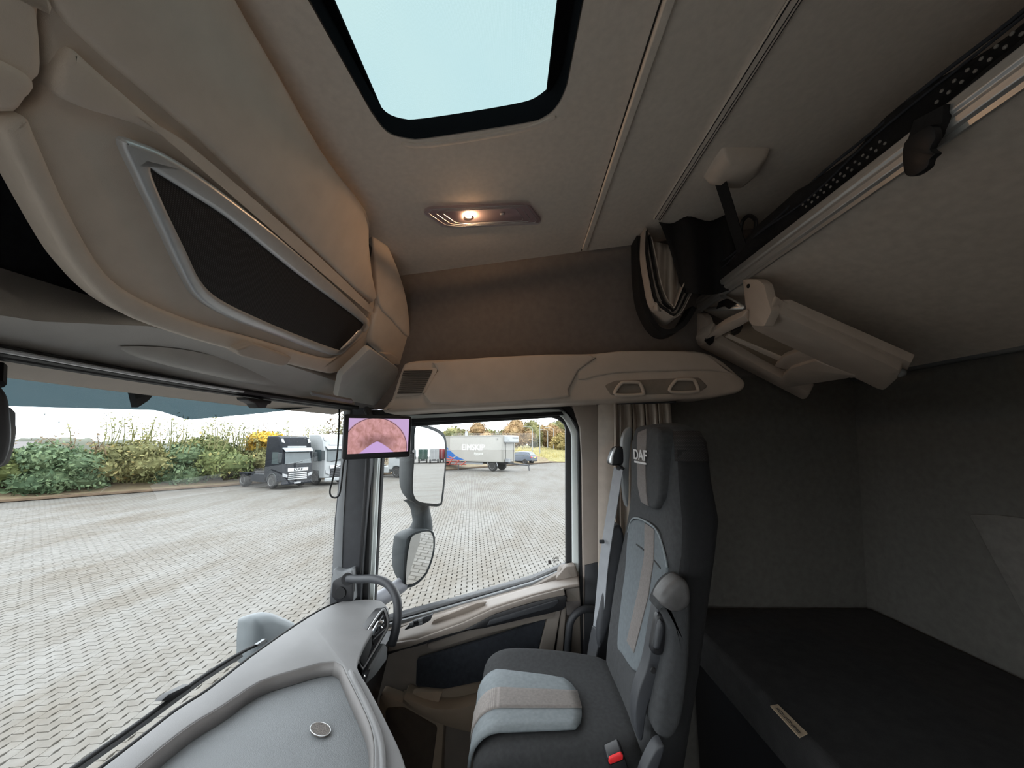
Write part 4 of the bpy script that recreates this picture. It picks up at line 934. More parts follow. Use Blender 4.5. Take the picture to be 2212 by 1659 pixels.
lplate('tread', [(1672, 792), (1690, 772), (1745, 752), (1812, 772), (1800, 782), (1700, 800)], .02, m_trimt, lad, -.012, .004, r=3)
lplate('tread', [(1682, 832), (1690, 814), (1708, 796), (1762, 780), (1850, 812), (1830, 818), (1700, 838)], .03, m_trimt, lad, .002, .004, r=4)
lplate('recess_floor', [(1540, 735), (1612, 700), (1740, 758), (1700, 800), (1660, 795)], .012, m_tan2, lad, -.035, .002, r=3)
lplate('tray_bar', [(1566, 728), (1572, 724), (1700, 778), (1690, 784)], .012, m_taupe, lad, -.028, .002)
M().tube([PY(1530, 668, -.855), PY(1608, 664, -.85)], .009, 8).build('cross_tube', m_alu, lad, smooth=180)
M().tube([PY(1556, 636, -.86), PY(1608, 666, -.85)], .009, 8).build('cross_tube', m_alu, lad, smooth=180)
vplate2('latch', [(1546, 668), (1552, 652), (1568, 645), (1590, 656), (1574, 668), (1562, 660)], .02, m_black, lad, -.84, .003, r=2)
lplate('latch', [(1520, 736), (1544, 726), (1540, 742), (1532, 748)], .02, m_black, lad, .01, .003, r=2)
lplate('latch', [(1576, 720), (1602, 708), (1598, 720), (1586, 726)], .02, m_black, lad, .012, .003, r=2)
for p in ((1502, 687), (1617, 618)):
    M().lathe([(.001, .003), (.007, .003), (.008, 0)], PY(p[0], p[1], -.844), (0, 1, 0), 12).build('pivot_pin', m_rubber, lad)
M().lathe([(.001, -.02), (.012, -.014), (.014, .0), (.001, .012)], ldp((1945, 808), -.01), LADN, 12).build('foot', m_greyp, lad, smooth=180)

# ------------------------------------------------------------------ lower bunk
lb = thing('lower_bunk', R(.7, -1.15, -1.4), 'black quilted mattress of the lower bunk behind the seat', 'bunk')
m_matt = mat('black_quilted_cloth', (.022, .021, .021), .95, .25, 25, .6, 260)
M().box2(R(-.40, -1.57, -.85), R(1.815, -.715, -.715)).build('mattress', m_matt, lb, bevel=.02, bseg=4)
M().box2(R(-.40, -1.57, -1.4), R(1.815, -.78, -.86)).build('bunk_box', m_black, lb)
M().tube([R(-.38, -.72, -.73), R(1.80, -.72, -.73)], .004, 6).build('piping', m_dark, lb, smooth=180)
tg = thing('mattress_tag', PZ(1700, 1570, -.74), 'beige woven tag sewn on the front edge of the mattress', 'tag')
m_tagc = mat('beige_tag', (.50, .39, .28), .8, .1, 60)
plate('cloth', [PZ(p[0], p[1], -.7125) for p in [(1664, 1524), (1680, 1521), (1744, 1583), (1727, 1592)]], .003, m_tagc, tg, n=(0, 0, 1))
for t0, t1 in ((.10, .32), (.36, .58), (.62, .88)):
    for dxp in (6, 10):
        P_ = [Vector((1664, 1524)) * (1 - t) + Vector((1727, 1592)) * t + Vector((dxp, -1)) for t in np.linspace(t0, t1, 7)]
        M().tube([PZ(p.x + random.uniform(-1, 1), p.y + random.uniform(-1, 1), -.7115) for p in P_], .0008, 5).build('stitched_line', m_black, tg)
# ------------------------------------------------------------------ outside the cab: mirrors, wiper, visor
m_hous = mat('grey_mirror_housing', (.036, .042, .045), .6, .08, 14, .2, 600, spec=.2)
m_mirr = mat('mirror_glass', (.86, .87, .87), .015, .0, 10, metal=1)
mir = thing('door_mirror', PX(900, 1300, 2.05), 'grey door mirror with a tall upper glass and wide-angle lower glass', 'mirror')
N1 = Vector((-.63, -.776, .0155)).normalized(); P1 = (PX(927, 1005, 2.10), N1)
N2 = Vector((-.66, -.74, -.12)).normalized(); P2_ = (PX(905, 1205, 2.08), N2)
def m1(p, off=0): return PP(p[0], p[1], (P1[0] + N1 * off, N1))
def m2(p, off=0): return PP(p[0], p[1], (P2_[0] + N2 * off, N2))
def shell(name, pts, pl, nn, depth, shrink, m):
    ring0 = [PP(p[0], p[1], (pl[0] + nn * .004, nn)) for p in pts]; c = sum(ring0, Vector()) / len(ring0)
    rings = [[c + (p - c) * .985 for p in ring0]]
    for t in (0.02, .35, .7, .92, 1):
        s_ = 1 - shrink * t ** 2.2
        rings.append([c + (p - c) * s_ - nn * depth * t for p in ring0])
    return M().loft(rings).build(name, m, mir, smooth=50)
g1 = cr([(897, 928), (908, 922), (935, 930), (952, 940), (960, 955), (961, 1000), (953, 1078), (948, 1087), (938, 1088), (908, 1084), (896, 1074), (892, 1050), (895, 990)], 4)
shell('upper_housing', cr([(888, 924), (905, 917), (935, 922), (957, 934), (965, 955), (964, 1010), (957, 1082), (950, 1093), (935, 1094), (905, 1090), (889, 1078), (885, 1050), (886, 990)], 4), P1, N1, .15, .35, m_hous)
plate('upper_glass', [m1(p, .009) for p in g1], .006, m_mirr, mir, n=N1)
g2 = cr([(890, 1160), (905, 1152), (925, 1148), (934, 1156), (936, 1180), (930, 1210), (918, 1238), (900, 1256), (885, 1262), (877, 1258), (879, 1215), (884, 1180)], 4)
shell('lower_housing', cr([(880, 1162), (900, 1148), (925, 1144), (938, 1152), (940, 1180), (934, 1212), (921, 1242), (902, 1262), (884, 1270), (872, 1262), (872, 1215), (876, 1180)], 4), P2_, N2, .15, .30, m_hous)
plate('lower_glass', [m2(p, .009) for p in g2], .006, m_mirr, mir, n=N2)
M().tube(cr([PX(905, 1075, 2.18), PX(908, 1100, 2.17), PX(912, 1125, 2.16), PX(908, 1150, 2.16), PX(900, 1165, 2.16)], 4, False), [.085, .07, .06, .052, .05, .05, .05, .05, .052, .056, .06, .064, .07, .072, .075, .078, .08], 16).build('neck', m_hous, mir, smooth=180)
M().tube(cr([PX(882, 1245, 2.12), PX(868, 1262, 2.06), PX(835, 1285, 1.98), PX(800, 1305, 1.9), PX(770, 1318, 1.88)], 4, False), .036, 14).build('arm', mat('lilac_grey_arm', (.16, .165, .185), .45, .05, 14), mir, smooth=180)
M().lathe([(.001, .004), (.008, .004), (.01, 0)], m1((893, 975), .002), N1, 10).build('screw', m_silver, mir)
fm = thing('corner_mirror', PY(585, 1400, 1.1), 'grey rounded ramp mirror housing outside below the windscreen', 'mirror')
FN = Vector((-.45, -.85, .2)).normalized(); FP = (PY(590, 1370, 1.08), FN)
fo_ = [PP(p[0], p[1], FP) for p in cr([(533, 1335), (548, 1326), (575, 1322), (600, 1330), (640, 1352), (645, 1400), (600, 1440), (535, 1440), (529, 1400), (530, 1360)], 4)]
fc = sum(fo_, Vector()) / len(fo_)
M().loft([[fc + (p - fc) * s_ - FN * d for p in fo_] for s_, d in ((.5, -.045), (.8, -.035), (.97, -.012), (1, .02), (.9, .08))]).build('housing', mat('pale_grey_housing', (.115, .13, .138), .5, .05, 12, .1, 500), fm, smooth=60)
M().tube([fc - FN * .05, fc - FN * .05 + Vector((-.1, -.1, -.5))], .03, 10).build('stalk', m_hous, fm)
wp = thing('wiper', PY(400, 1500, .985), 'black wiper blade lying along the bottom of the windscreen', 'wiper')
wpts = [PY(575, 1384, .955), PY(520, 1410, .97), PY(440, 1460, .98), PY(370, 1510, .985), PY(280, 1575, .99), PY(200, 1630, .99), PY(100, 1700, .98)]
M().tube(cr(wpts, 4, False), .006, 8).build('arm', m_rubber, wp, smooth=180)
M().ribbon([p + Vector((0, -.004, -.008)) for p in cr(wpts[1:], 4, False)], (0, .008, .012), .006).build('blade', m_black, wp)
plate('clip', [PY(p[0], p[1], .975) for p in [(348, 1515), (364, 1500), (410, 1478), (416, 1484), (372, 1512)]], .02, m_black, wp, n=(0, -1, 0), bevel=.003)
plate('tip', [PY(p[0], p[1], .95) for p in [(556, 1392), (574, 1380), (579, 1384), (562, 1396)]], .012, m_greyp, wp, n=(0, -1, 0))
vs = thing('sun_visor', R(.8, 1.2, .1), 'smoked blue-green outside sun visor above the windscreen', 'sun visor')
vb = [(-300, 862), (20, 877), (335, 886), (352, 890), (400, 905), (415, 906), (560, 893), (640, 884), (705, 876), (730, 880)]
rows = []
for off, dzv in ((0, 0), (.02, .10), (.05, .22)):
    rows.append([PY(p[0], p[1], 1.15 - .0016 * max(0, p[0] - 300) * .6) + Vector((0, off, dzv)) for p in vb])
M().grid(rows).build('shade', m_visor, vs, smooth=180, solid=.004)
for px in (290, 545):
    plate('bracket', [PY(p[0], p[1], 1.13) for p in [(px, 845), (px + 44, 850), (px + 30, 866), (px + 8, 880)]], .02, m_hous, vs, n=(0, -1, 0))
# specks of rain on the glass belong to the windscreen
m_drop = glassmat('rain_drop', (.35, .38, .38), 3.0)
drops = M()
for k in range(170):
    px = random.uniform(60, 725); py = random.uniform(885, 960)
    if random.random() > (px / 725): continue
    d = ray(px, py); y0 = wsy(1.0); X0 = d.x / d.y * y0
    for _ in range(4): y0 = wsy(X0) + .012 - (d.z / d.y * y0 + .74) * .02; X0 = d.x / d.y * y0
    c = CAM + d * (y0 / d.y); r_ = random.uniform(.0008, .0022)
    drops.lathe([(r_ * .3, -r_ * .5), (r_, 0), (r_ * .3, r_ * .5)], c, (0, 1, 0), 6)
o_ = drops.build('rain_specks', m_drop, bpy.data.objects['window_1']); tag(o_, kind='stuff')

# ------------------------------------------------------------------ the yard
def yardmat(name, brick):
    m = bpy.data.materials.new(name); m.use_nodes = True; t = m.node_tree; N = t.nodes; L = t.links
    b = N['Principled BSDF']; b.inputs['Roughness'].default_value = .8; b.inputs['Specular IOR Level'].default_value = .25
    geo = N.new('ShaderNodeNewGeometry')
    n1 = N.new('ShaderNodeTexNoise'); n1.inputs['Scale'].default_value = .35; n1.inputs['Detail'].default_value = 8; n1.inputs['Roughness'].default_value = .65
    n2 = N.new('ShaderNodeTexNoise'); n2.inputs['Scale'].default_value = 4.5; n2.inputs['Detail'].default_value = 6
    n3 = N.new('ShaderNodeTexNoise'); n3.inputs['Scale'].default_value = 60; n3.inputs['Detail'].default_value = 4
    mpn = N.new('ShaderNodeMapping'); mpn.inputs['Scale'].default_value = (.5, 1.6, 1); mpn.inputs['Rotation'].default_value = (0, 0, .35)
    L.new(geo.outputs['Position'], mpn.inputs[0]); L.new(mpn.outputs[0], n1.inputs['Vector'])
    for q in (n2, n3): L.new(geo.outputs['Position'], q.inputs['Vector'])
    r1 = N.new('ShaderNodeValToRGB'); e = r1.color_ramp.elements
    e[0].position = .30; e[0].color = (.096, .083, .066, 1); e[1].position = .56; e[1].color = (.141, .137, .128, 1)
    L.new(n1.outputs['Fac'], r1.inputs['Fac'])
    r2 = N.new('ShaderNodeValToRGB'); r2.color_ramp.elements[0].position = .3; r2.color_ramp.elements[0].color = (.82, .8, .77, 1); r2.color_ramp.elements[1].position = .7; r2.color_ramp.elements[1].color = (1.08, 1.08, 1.08, 1)
    L.new(n2.outputs['Fac'], r2.inputs['Fac'])
    r3 = N.new('ShaderNodeValToRGB'); r3.color_ramp.elements[0].color = (.9, .9, .9, 1); r3.color_ramp.elements[1].color = (1.1, 1.1, 1.1, 1); L.new(n3.outputs['Fac'], r3.inputs['Fac'])
    def mul(a, b_):
        x = N.new('ShaderNodeMix'); x.data_type = 'RGBA'; x.blend_type = 'MULTIPLY'; x.inputs['Factor'].default_value = 1
        L.new(a, x.inputs['A']); L.new(b_, x.inputs['B']); return x.outputs['Result']
    c = mul(mul(r1.outputs['Color'], r2.outputs['Color']), r3.outputs['Color'])
    if brick:
        bt = N.new('ShaderNodeTexBrick'); mb = N.new('ShaderNodeMapping'); mb.inputs['Rotation'].default_value = (0, 0, -.103)
        L.new(geo.outputs['Position'], mb.inputs[0]); L.new(mb.outputs[0], bt.inputs['Vector'])
        bt.inputs['Scale'].default_value = 1; bt.inputs['Brick Width'].default_value = .225; bt.inputs['Row Height'].default_value = .1125
        bt.inputs['Mortar Size'].default_value = .011; bt.inputs['Color1'].default_value = (1, 1, 1, 1); bt.inputs['Color2'].default_value = (.93, .93, .93, 1); bt.inputs['Mortar'].default_value = (.36, .34, .31, 1)
        c = mul(c, bt.outputs['Color'])
    L.new(c, b.inputs['Base Color'])
    return m
m_yard = yardmat('paved_yard_far', True); m_pav = yardmat('grey_paver', False)
yard = M().add([(-150, -260, -.03), (260, -260, -.03), (260, 160, -.03), (-150, 160, -.03)], [(0, 1, 2, 3)]).build('paved_yard', m_yard, smooth=None, solid=0)
S(yard)
# single pavers: zigzag interlocking blocks laid in rows
TH = .103; E1 = np.array((math.cos(TH), math.sin(TH))); E2 = np.array((-math.sin(TH), math.cos(TH)))
LP, WP, GP, ZG = .225, .1125, .009, .024
def paver_outline():
    L2, W2 = LP / 2 - GP / 2, WP / 2 - GP / 2
    xs = [-L2, -L2 * .55, -L2 * .15, L2 * .35, L2 * .75, L2]; zs = [0, ZG, ZG * .2, -ZG * .6, ZG * .3, 0]
    xs = np.array([-L2, -L2 / 2, 0, L2 / 2, L2]); zs = np.array([0, ZG, 0, -ZG, 0]) * .55
    return [(x, -W2 + z) for x, z in zip(xs, zs)] + [(x, W2 + z) for x, z in zip(xs[::-1], zs[::-1])]
PO = np.array(paver_outline()); NPO = len(PO)
cent = []
for j in range(-60, 330):
    for i in range(0, 110):
        u = i * LP + (LP / 2 if j % 2 else 0); v_ = j * WP
        x, y = E1 * u + E2 * v_
        if x < 1.9 or x > 17.5: continue
        if x < 2.6 and y < 1.1: continue
        d = Vector((x, y, -CZ)); f_ = d.dot(FWD); px = CW / 2 + FPX * d.dot(RGT) / f_; py = CH / 2 - FPX * d.dot(UPV) / f_
        if y > 1.9 * x + .2 or (y < 1.5 and px > 1330) or py > 2400: continue
        vis = (0 < px < 715 and 1090 < py < 1659 and py < 1690 - (px - 200) * .8) or (830 < px < 1220 and 1020 < py < 1240 + (1220 - px) * .25)
        cent.append((x, y, vis, math.hypot(x, y)))
cent.sort(key=lambda c: (not c[2], c[3]))
single, rest = cent[:300], cent[300:]
pv = M(); wrld = [Vector((a_, b_, 0)) for a_, b_ in PO @ np.array([E1, E2])]
pme = M().prism([p + Vector((0, 0, -.028)) for p in wrld], (0, 0, .028)).mesh('paver'); pme.materials.append(m_pav)
for (x, y, vis, dist) in single:
    o = bpy.data.objects.new('paver', pme); COL.objects.link(o); o.parent = yard
    o.location = Vector((x, y, random.uniform(-.002, .002))) - ORG[yard.name]
n = len(rest); ctr = np.array([(c[0], c[1]) for c in rest]); hz = np.random.uniform(-.003, .003, n)
top = np.zeros((n, NPO, 3)); W2d = PO @ np.array([E1, E2]); top[:, :, :2] = ctr[:, None, :] + W2d[None]; top[:, :, 2] = hz[:, None]
bot = top.copy(); bot[:, :, 2] = -.028
V_ = np.concatenate([top, bot], 1).reshape(-1, 3)
faces = []
for k in range(n):
    o0 = k * NPO * 2
    faces.append(tuple(range(o0, o0 + NPO)))
    for i in range(NPO):
        i2 = (i + 1) % NPO; faces.append((o0 + i2, o0 + i, o0 + NPO + i, o0 + NPO + i2))
me = bpy.data.meshes.new('paver_field'); me.from_pydata(V_.tolist(), [], faces)
o_ = finish('paver_field', me, m_pav, yard, None); tag(o_, kind='stuff')
m_sand = mat('joint_sand', (.10, .095, .085), .95, .2, 20)
bed = [Vector((1.9, 1.1, -.026)), Vector((2.6, 1.1, -.026)), Vector((2.6, -.6, -.026)), Vector((17.4, -4.6, -.026)), Vector((17.4, 33.0, -.026)), Vector((1.9, 3.7, -.026))]
S(M().add(bed, [tuple(range(6))]).build('joint_bed', m_sand, yard, smooth=None))

# kerb, verge and bank along the hedge
H0 = Vector((19.4, 25, 0)); HD = Vector((8.5, -7, 0)).normalized(); HN = Vector((7, 8.5, 0)).normalized()
def H(t, off=0, z=0): return H0 + HD * t + HN * off + Vector((0, 0, z))
m_kerb = mat('brown_kerb', (.10, .07, .045), .9, .2, 3); m_soil = mat('leafy_soil', (.12, .09, .055), .95, .4, 2.5, .6, 9, col2=(.18, .145, .085))
S(M().prism([H(-40, 0, 0), H(90, 0, 0), H(90, .18, 0), H(-40, .18, 0)], (0, 0, .13)).build('kerb', m_kerb, bevel=.02))
rows = []
for t in np.linspace(-40, 90, 66):
    rows.append([H(t, o, z + random.uniform(-.06, .06)) for o, z in ((.15, .1), (1.0, .2), (2.2, .55), (4, .9), (9, 1.0), (40, .8))])
S(M().grid(rows).build('verge', m_soil, smooth=180))

def leafmat(name, c1, c2, c3=None):
    m = bpy.data.materials.new(name); m.use_nodes = True; t = m.node_tree; N = t.nodes; L = t.links
    b = N['Principled BSDF']; b.inputs['Roughness'].default_value = .7; b.inputs['Specular IOR Level'].default_value = .2
    g = N.new('ShaderNodeNewGeometry'); r = N.new('ShaderNodeValToRGB'); r.color_ramp.elements[0].color = (*c1, 1); r.color_ramp.elements[1].color = (*c2, 1)
    if c3:
        e = r.color_ramp.elements.new(.93); e.color = (*c2, 1); r.color_ramp.elements[2].color = (*c3, 1)
    L.new(g.outputs['Random Per Island'], r.inputs['Fac'])
    tn = N.new('ShaderNodeTexNoise'); tn.inputs['Scale'].default_value = .8; tn.inputs['Detail'].default_value = 3; tco = N.new('ShaderNodeTexCoord'); L.new(tco.outputs['Object'], tn.inputs['Vector'])
    r2 = N.new('ShaderNodeValToRGB'); r2.color_ramp.elements[0].position = .35; r2.color_ramp.elements[0].color = (.75, .78, .7, 1); r2.color_ramp.elements[1].position = .65; r2.color_ramp.elements[1].color = (1.15, 1.1, 1.0, 1); L.new(tn.outputs['Fac'], r2.inputs['Fac'])
    x = N.new('ShaderNodeMix'); x.data_type = 'RGBA'; x.blend_type = 'MULTIPLY'; x.inputs['Factor'].default_value = 1; L.new(r.outputs['Color'], x.inputs['A']); L.new(r2.outputs['Color'], x.inputs['B'])
    L.new(x.outputs['Result'], b.inputs['Base Color'])
    return m
def foliage(name, c, rad, n, size, m, parent, low=-.9, seed=0):
    rg = np.random.RandomState(seed)
    # several overlapping lobes
    nl = 9; lob = rg.normal(size=(nl, 3)); lob /= np.linalg.norm(lob, axis=1)[:, None]; lob *= rg.uniform(.25, .62, (nl, 1)); lr = rg.uniform(.38, .6, nl)
    k = rg.randint(0, nl, n); d = rg.normal(size=(n, 3)); d /= np.linalg.norm(d, axis=1)[:, None]
    p = lob[k] + d * (lr[k] * rg.uniform(.72, 1.05, n))[:, None]
    p = p[p[:, 2] > low]; n = len(p)
    p = p * np.array(rad) + np.array(c)
    a = rg.normal(size=(n, 3)); a /= np.linalg.norm(a, axis=1)[:, None]; b = np.cross(a, rg.normal(size=(n, 3))); b /= np.linalg.norm(b, axis=1)[:, None]
    s = size * rg.uniform(.6, 1.4, n)[:, None]
    nn = np.cross(a, b)
    v = np.stack([p - a * s, p + b * s * .55 + nn * s * .15, p + a * s, p - b * s * .55 + nn * s * .15], 1).reshape(-1, 3)
    f = np.arange(n * 4).reshape(n, 4)
    me = bpy.data.meshes.new(name); me.from_pydata(v.tolist(), [], f.tolist())
    finish(name, me, m, parent, None)
    # solid leaf-coloured core, added to block the view through the foliage
    q = M()
    for i in range(nl):
        cc = Vector(lob[i] * np.array(rad) + np.array(c)); r_ = lr[i] * .8
        rings = []
        for th in np.linspace(.15, math.pi - .15, 6):
            rings.append([cc + Vector((rad[0] * r_ * math.sin(th) * math.cos(ph), rad[1] * r_ * math.sin(th) * math.sin(ph), rad[2] * r_ * math.cos(th))) for ph in np.linspace(0, 2 * math.pi, 9, endpoint=False)])
        q.loft(rings)
    q.build('inner_core', m, parent, smooth=None)
def shoots(name, c, n, h, spread, m, parent, seed=0, leaf=.09):
    rg = random.Random(seed); q = M()
    for k in range(n):
        b0 = Vector(c) + Vector((rg.uniform(-spread, spread), rg.uniform(-spread, spread), 0)); hh = h * rg.uniform(.5, 1)
        t0 = b0 + Vector((rg.uniform(-.5, .5), rg.uniform(-.5, .5), hh))
        q.tube([b0, (b0 + t0) / 2 + Vector((.1, 0, 0)), t0], [.035, .025, .01], 4)
        for j in range(18):
            p = b0.lerp(t0, rg.uniform(.3, 1)) + Vector((rg.uniform(-.3, .3), rg.uniform(-.3, .3), rg.uniform(-.1, .2))); s = leaf * rg.uniform(.5, 1.3)
            a = Vector((rg.gauss(0, 1), rg.gauss(0, 1), rg.gauss(0, 1))).normalized() * s; b = a.orthogonal().normalized() * s * .6
            q.add([p - a, p + b, p + a, p - b], [(0, 1, 2, 3)])
    q.build(name, m, parent, smooth=None)
lg1 = leafmat('green_leaves', (0.059, 0.084, 0.032), (0.164, 0.192, 0.081), (0.254, 0.226, 0.093)); lg2 = leafmat('olive_leaves', (0.085, 0.092, 0.040), (0.208, 0.202, 0.097), (0.290, 0.220, 0.094))
lg3 = leafmat('bluegreen_leaves', (0.049, 0.084, 0.049), (0.145, 0.200, 0.116)); ly = leafmat('yellow_leaves', (0.413, 0.259, 0.042), (0.641, 0.453, 0.082)); lo_ = leafmat('orange_brown_leaves', (0.166, 0.104, 0.055), (0.320, 0.223, 0.125))
lyo = leafmat('ochre_leaves', (0.184, 0.145, 0.055), (0.333, 0.265, 0.119)); ld = leafmat('brown_twigs', (0.077, 0.059, 0.039), (0.154, 0.119, 0.077)); lgr = leafmat('dry_grass', (0.307, 0.265, 0.111), (0.462, 0.405, 0.196))
bushes = [(-5, 3.0, 2.6, 2.6, lg2, 'olive bush at the far left end of the hedge'), (-1.2, 2.4, 2.5, 2.9, lg1, 'green bush with yellowing leaves beside the sensor pod'),
          (1.8, 2.2, 2.2, 2.6, lg3, 'low blue-green bush left of the middle of the hedge'), (4.4, 2.8, 2.3, 3.1, lg2, 'tall rounded olive bush in the middle of the hedge'),
          (6.8, 2.0, 2.0, 2.6, lg3, 'dark blue-green bush in front of the hedge middle'), (9.0, 2.8, 2.2, 2.9, lg1, 'green bush left of the yellow shrub'),
          (11.6, 2.2, 1.9, 2.5, lg2, 'olive bush below the yellow shrub'), (15.5, 3.2, 2.4, 2.8, lg1, 'green bush behind the black lorry'), (19, 3.4, 2.6, 3.2, lg2, 'olive bush behind the white lorry')]
for i, (t, off, r_, h, m, lab) in enumerate(bushes):
    b = thing('hedge_bush', H(t, off, .3), lab, 'bush', 'bushes of the hedge')
    foliage('foliage', H(t, off, h * .50 + .1), (r_ * 1.25, r_ * 1.25, h * .62), 5200, .13, m, b, seed=i)
    shoots('shoots', H(t, off, h * .85), 8 if t < 4 else 22, 1.3 if t < 4 else 2.3, r_ * 1.0, lg2 if t > 4 else ld, b, seed=i, leaf=.10)
b = thing('hedge_bush', H(12.6, 3.6, .5), 'bright yellow autumn shrub left of the black lorry', 'bush', 'bushes of the hedge')
foliage('foliage', H(12.9, 3.6, 2.95), (2.6, 2.6, 1.0), 3800, .13, ly, b, seed=33)
shoots('shoots', H(12.6, 3.6, 2.2), 10, 2.4, 2.0, ld, b, seed=34)
for i, t in enumerate((20.5, 24)):
    b = thing('young_tree', H(t, 5, .5), ('thin half bare tree rising behind the black and white lorries', 'bare twiggy tree rising behind the white lorry')[i], 'tree', 'bare trees behind the lorries')
    shoots('branches', H(t, 5, 1.0), 60, 5.4, 2.2, ld, b, seed=60 + i, leaf=.17)
# far wooded ridge and a distant farmhouse
m_ridge = mat('hazy_woodland', (.10, .107, .085), .95, .3, .12)
rows = []
for k, az in enumerate(np.linspace(-.45, 1.15, 220)):
    d = 170; x, y = d * math.cos(az), d * math.sin(az); h = 2.6 + 1.3 * math.sin(az * 9) + random.uniform(-.7, .7)
    rows.append([Vector((x, y, -1)), Vector((x * 1.01, y * 1.01, h * .7)), Vector((x * 1.03, y * 1.03, h)), Vector((x * 1.3, y * 1.3, h * .6))])
S(M().grid(rows).build('hill_ridge', m_ridge, smooth=180))
hs = PZ(45, 1010, -2.9); fh = thing('farmhouse', PP(44, 985, (Vector((70, 90, 0)), Vector((.6, .8, 0)))), 'tiny pale farmhouse far off at the left edge', 'house')
fl = Vector(ORG[fh.name]); q = M().box(fl + Vector((0, 0, -.4)), (5, 6, 2.6)); q.build('walls', mat('pale_render', (.22, .21, .20), .9), fh)
M().prism([fl + Vector((-2.7, -3.2, .9)), fl + Vector((2.7, -3.2, .9)), fl + Vector((0, -3.2, 2.6))], (0, 6.4, 0)).build('roof', mat('grey_roof', (.14, .13, .13), .9), fh)
M().box(fl + Vector((-2.5, -1, -.3)), (.1, 1, 1)).build('window', m_dark, fh)

# ------------------------------------------------------------------ lorries
m_tyre = mat('tyre_rubber', (.02, .02, .02), .85, .2, 30); m_rim = mat('steel_rim', (.5, .5, .5), .4, .1, 20, metal=.5)
m_hlamp = mat('headlamp_lens', (.28, .29, .30), .3, .05, 10, coat=.2); m_wsg = mat('lorry_glass', (.05, .065, .07), .2, .1, 2, coat=.2)
def wheel(parent, x, y, r, wd, side):
    o = M().lathe([(r * .55, -wd / 2), (r * .9, -wd / 2), (r, -wd * .3), (r, wd * .3), (r * .9, wd / 2), (r * .55, wd / 2)], (x, y, r), (0, side, 0), 22).build('wheel', m_tyre, parent)
    M().lathe([(.02, wd / 2 - .05), (r * .2, wd / 2 - .02), (r * .3, wd / 2 - .09), (r * .5, wd / 2 - .03), (r * .58, wd / 2 + .005), (r * .58, -.02)], (x, y, r), (0, side, 0), 18).build('rim', m_rim, o)
def tractor(name, label, paint, grillp, loc, ang, sc):
    t = thing(name, (0, 0, 0), label, 'lorry', 'parked tractor units')
    # cab shell from side profile
    prof = [(-.02, .55), (.0, 1.25), (-.04, 1.75), (-.22, 2.78), (-.30, 2.95), (-.42, 3.35), (-.66, 3.72), (-1.0, 3.85), (-2.15, 3.85), (-2.15, .75), (-1.6, .72), (-1.55, 1.05), (-.75, 1.05), (-.62, .5)]
    w_ = 1.22
    M().prism([(x, -w_, z) for x, z in prof], (0, 2 * w_, 0)).build('cab', paint, t, bevel=.09, bseg=3)
    M().prism([(.03, -1.06, 1.80), (.03, 1.06, 1.80), (-.17, .98, 2.70), (-.17, -.98, 2.70)], (-.03, 0, 0)).build('windscreen', m_wsg, t)
    M().prism([(-.10, -1.15, 2.86), (.06, -1.1, 2.68), (.06, 1.1, 2.68), (-.10, 1.15, 2.86), (-.28, 1.15, 2.92), (-.28, -1.15, 2.92)], (0, 0, .05)).build('sun_visor', m_visor if False else mat('visor_' + name, (.25, .28, .3), .3), t)
    M().box((-.31, 0, 3.02), (.12, 1.5, .14)).build('light_bar', m_hlamp, t, bevel=.03)
    for s_ in (-1, 1):
        M().prism([(-.40, s_ * .95, 3.30), (-.40, s_ * 1.15, 3.36), (-.56, s_ * 1.12, 3.62), (-.56, s_ * .98, 3.62)], (.05, 0, .02)).build('roof_lamp', m_hlamp, t)
        M().prism([(.02, s_ * .82, .80), (.02, s_ * 1.16, .92), (.02, s_ * 1.18, 1.14), (.02, s_ * .8, 1.02)], (.05, 0, 0)).build('headlamp', m_hlamp, t)
        M().prism([(-.40, s_ * 1.225, 1.80), (-1.28, s_ * 1.225, 1.80), (-1.28, s_ * 1.225, 2.65), (-.52, s_ * 1.225, 2.65)], (0, s_ * .012, 0)).build('side_window', m_wsg, t)
        M().box((-.05, s_ * 1.42, 2.25), (.14, .26, .72)).build('door_mirror', m_hous, t, bevel=.04)
        M().box((-.12, s_ * 1.30, 2.3), (.05, .2, .06)).build('mirror_arm', m_hous, t)
        wheel(t, -1.15, s_ * 1.08, .50, .32, s_); wheel(t, -4.75, s_ * .98, .50, .52, s_)
        M().tube([(-1.15 + .58 * math.cos(a_), s_ * 1.2, .52 + .58 * math.sin(a_)) for a_ in np.linspace(0, math.pi, 12)], .045, 6).build('wheel_arch', m_hous, t)
        M().box((-2.9, s_ * .98, .72), (1.75, .5, .62)).build('side_skirt', paint, t, bevel=.06)
        M().prism([(-5.35, s_ * .75, 1.06), (-5.25, s_ * .75, .85), (-4.2, s_ * .75, .85), (-4.1, s_ * .75, 1.06)], (0, s_ * .48, 0)).build('rear_mudguard', paint, t, bevel=.04)
    M().box((.0, 0, .42), (.16, 2.35, .26)).build('bumper', paint, t, bevel=.05)
    for k in range(4):
        M().box((.045, 0, .68 + k * .135), (.06, 1.5 - k * .03, .075)).build('grille_bar', grillp, t, bevel=.02)
    M().box((.015, 0, .9), (.03, 1.5, .62)).build('grille_gap', m_black, t)
    gp = M().box((.05, 0, 1.36), (.05, 1.62, .26)).build('name_panel', m_silver, t, bevel=.03)
    text('name_lettering', 'DAF', (.08, 0, 1.36), (0, 1, 0), (0, 0, 1), .26, m_black, gp, .01, .006, sx=1.5)
    M().tube([(.03, -.7, 1.78), (.045, -.3, 1.82), (.045, .3, 1.95)], .02, 6).build('wiper', m_rubber, t)
    M().box((.09, 0, .40), (.02, .52, .12)).build('number_plate', m_hlamp, t)
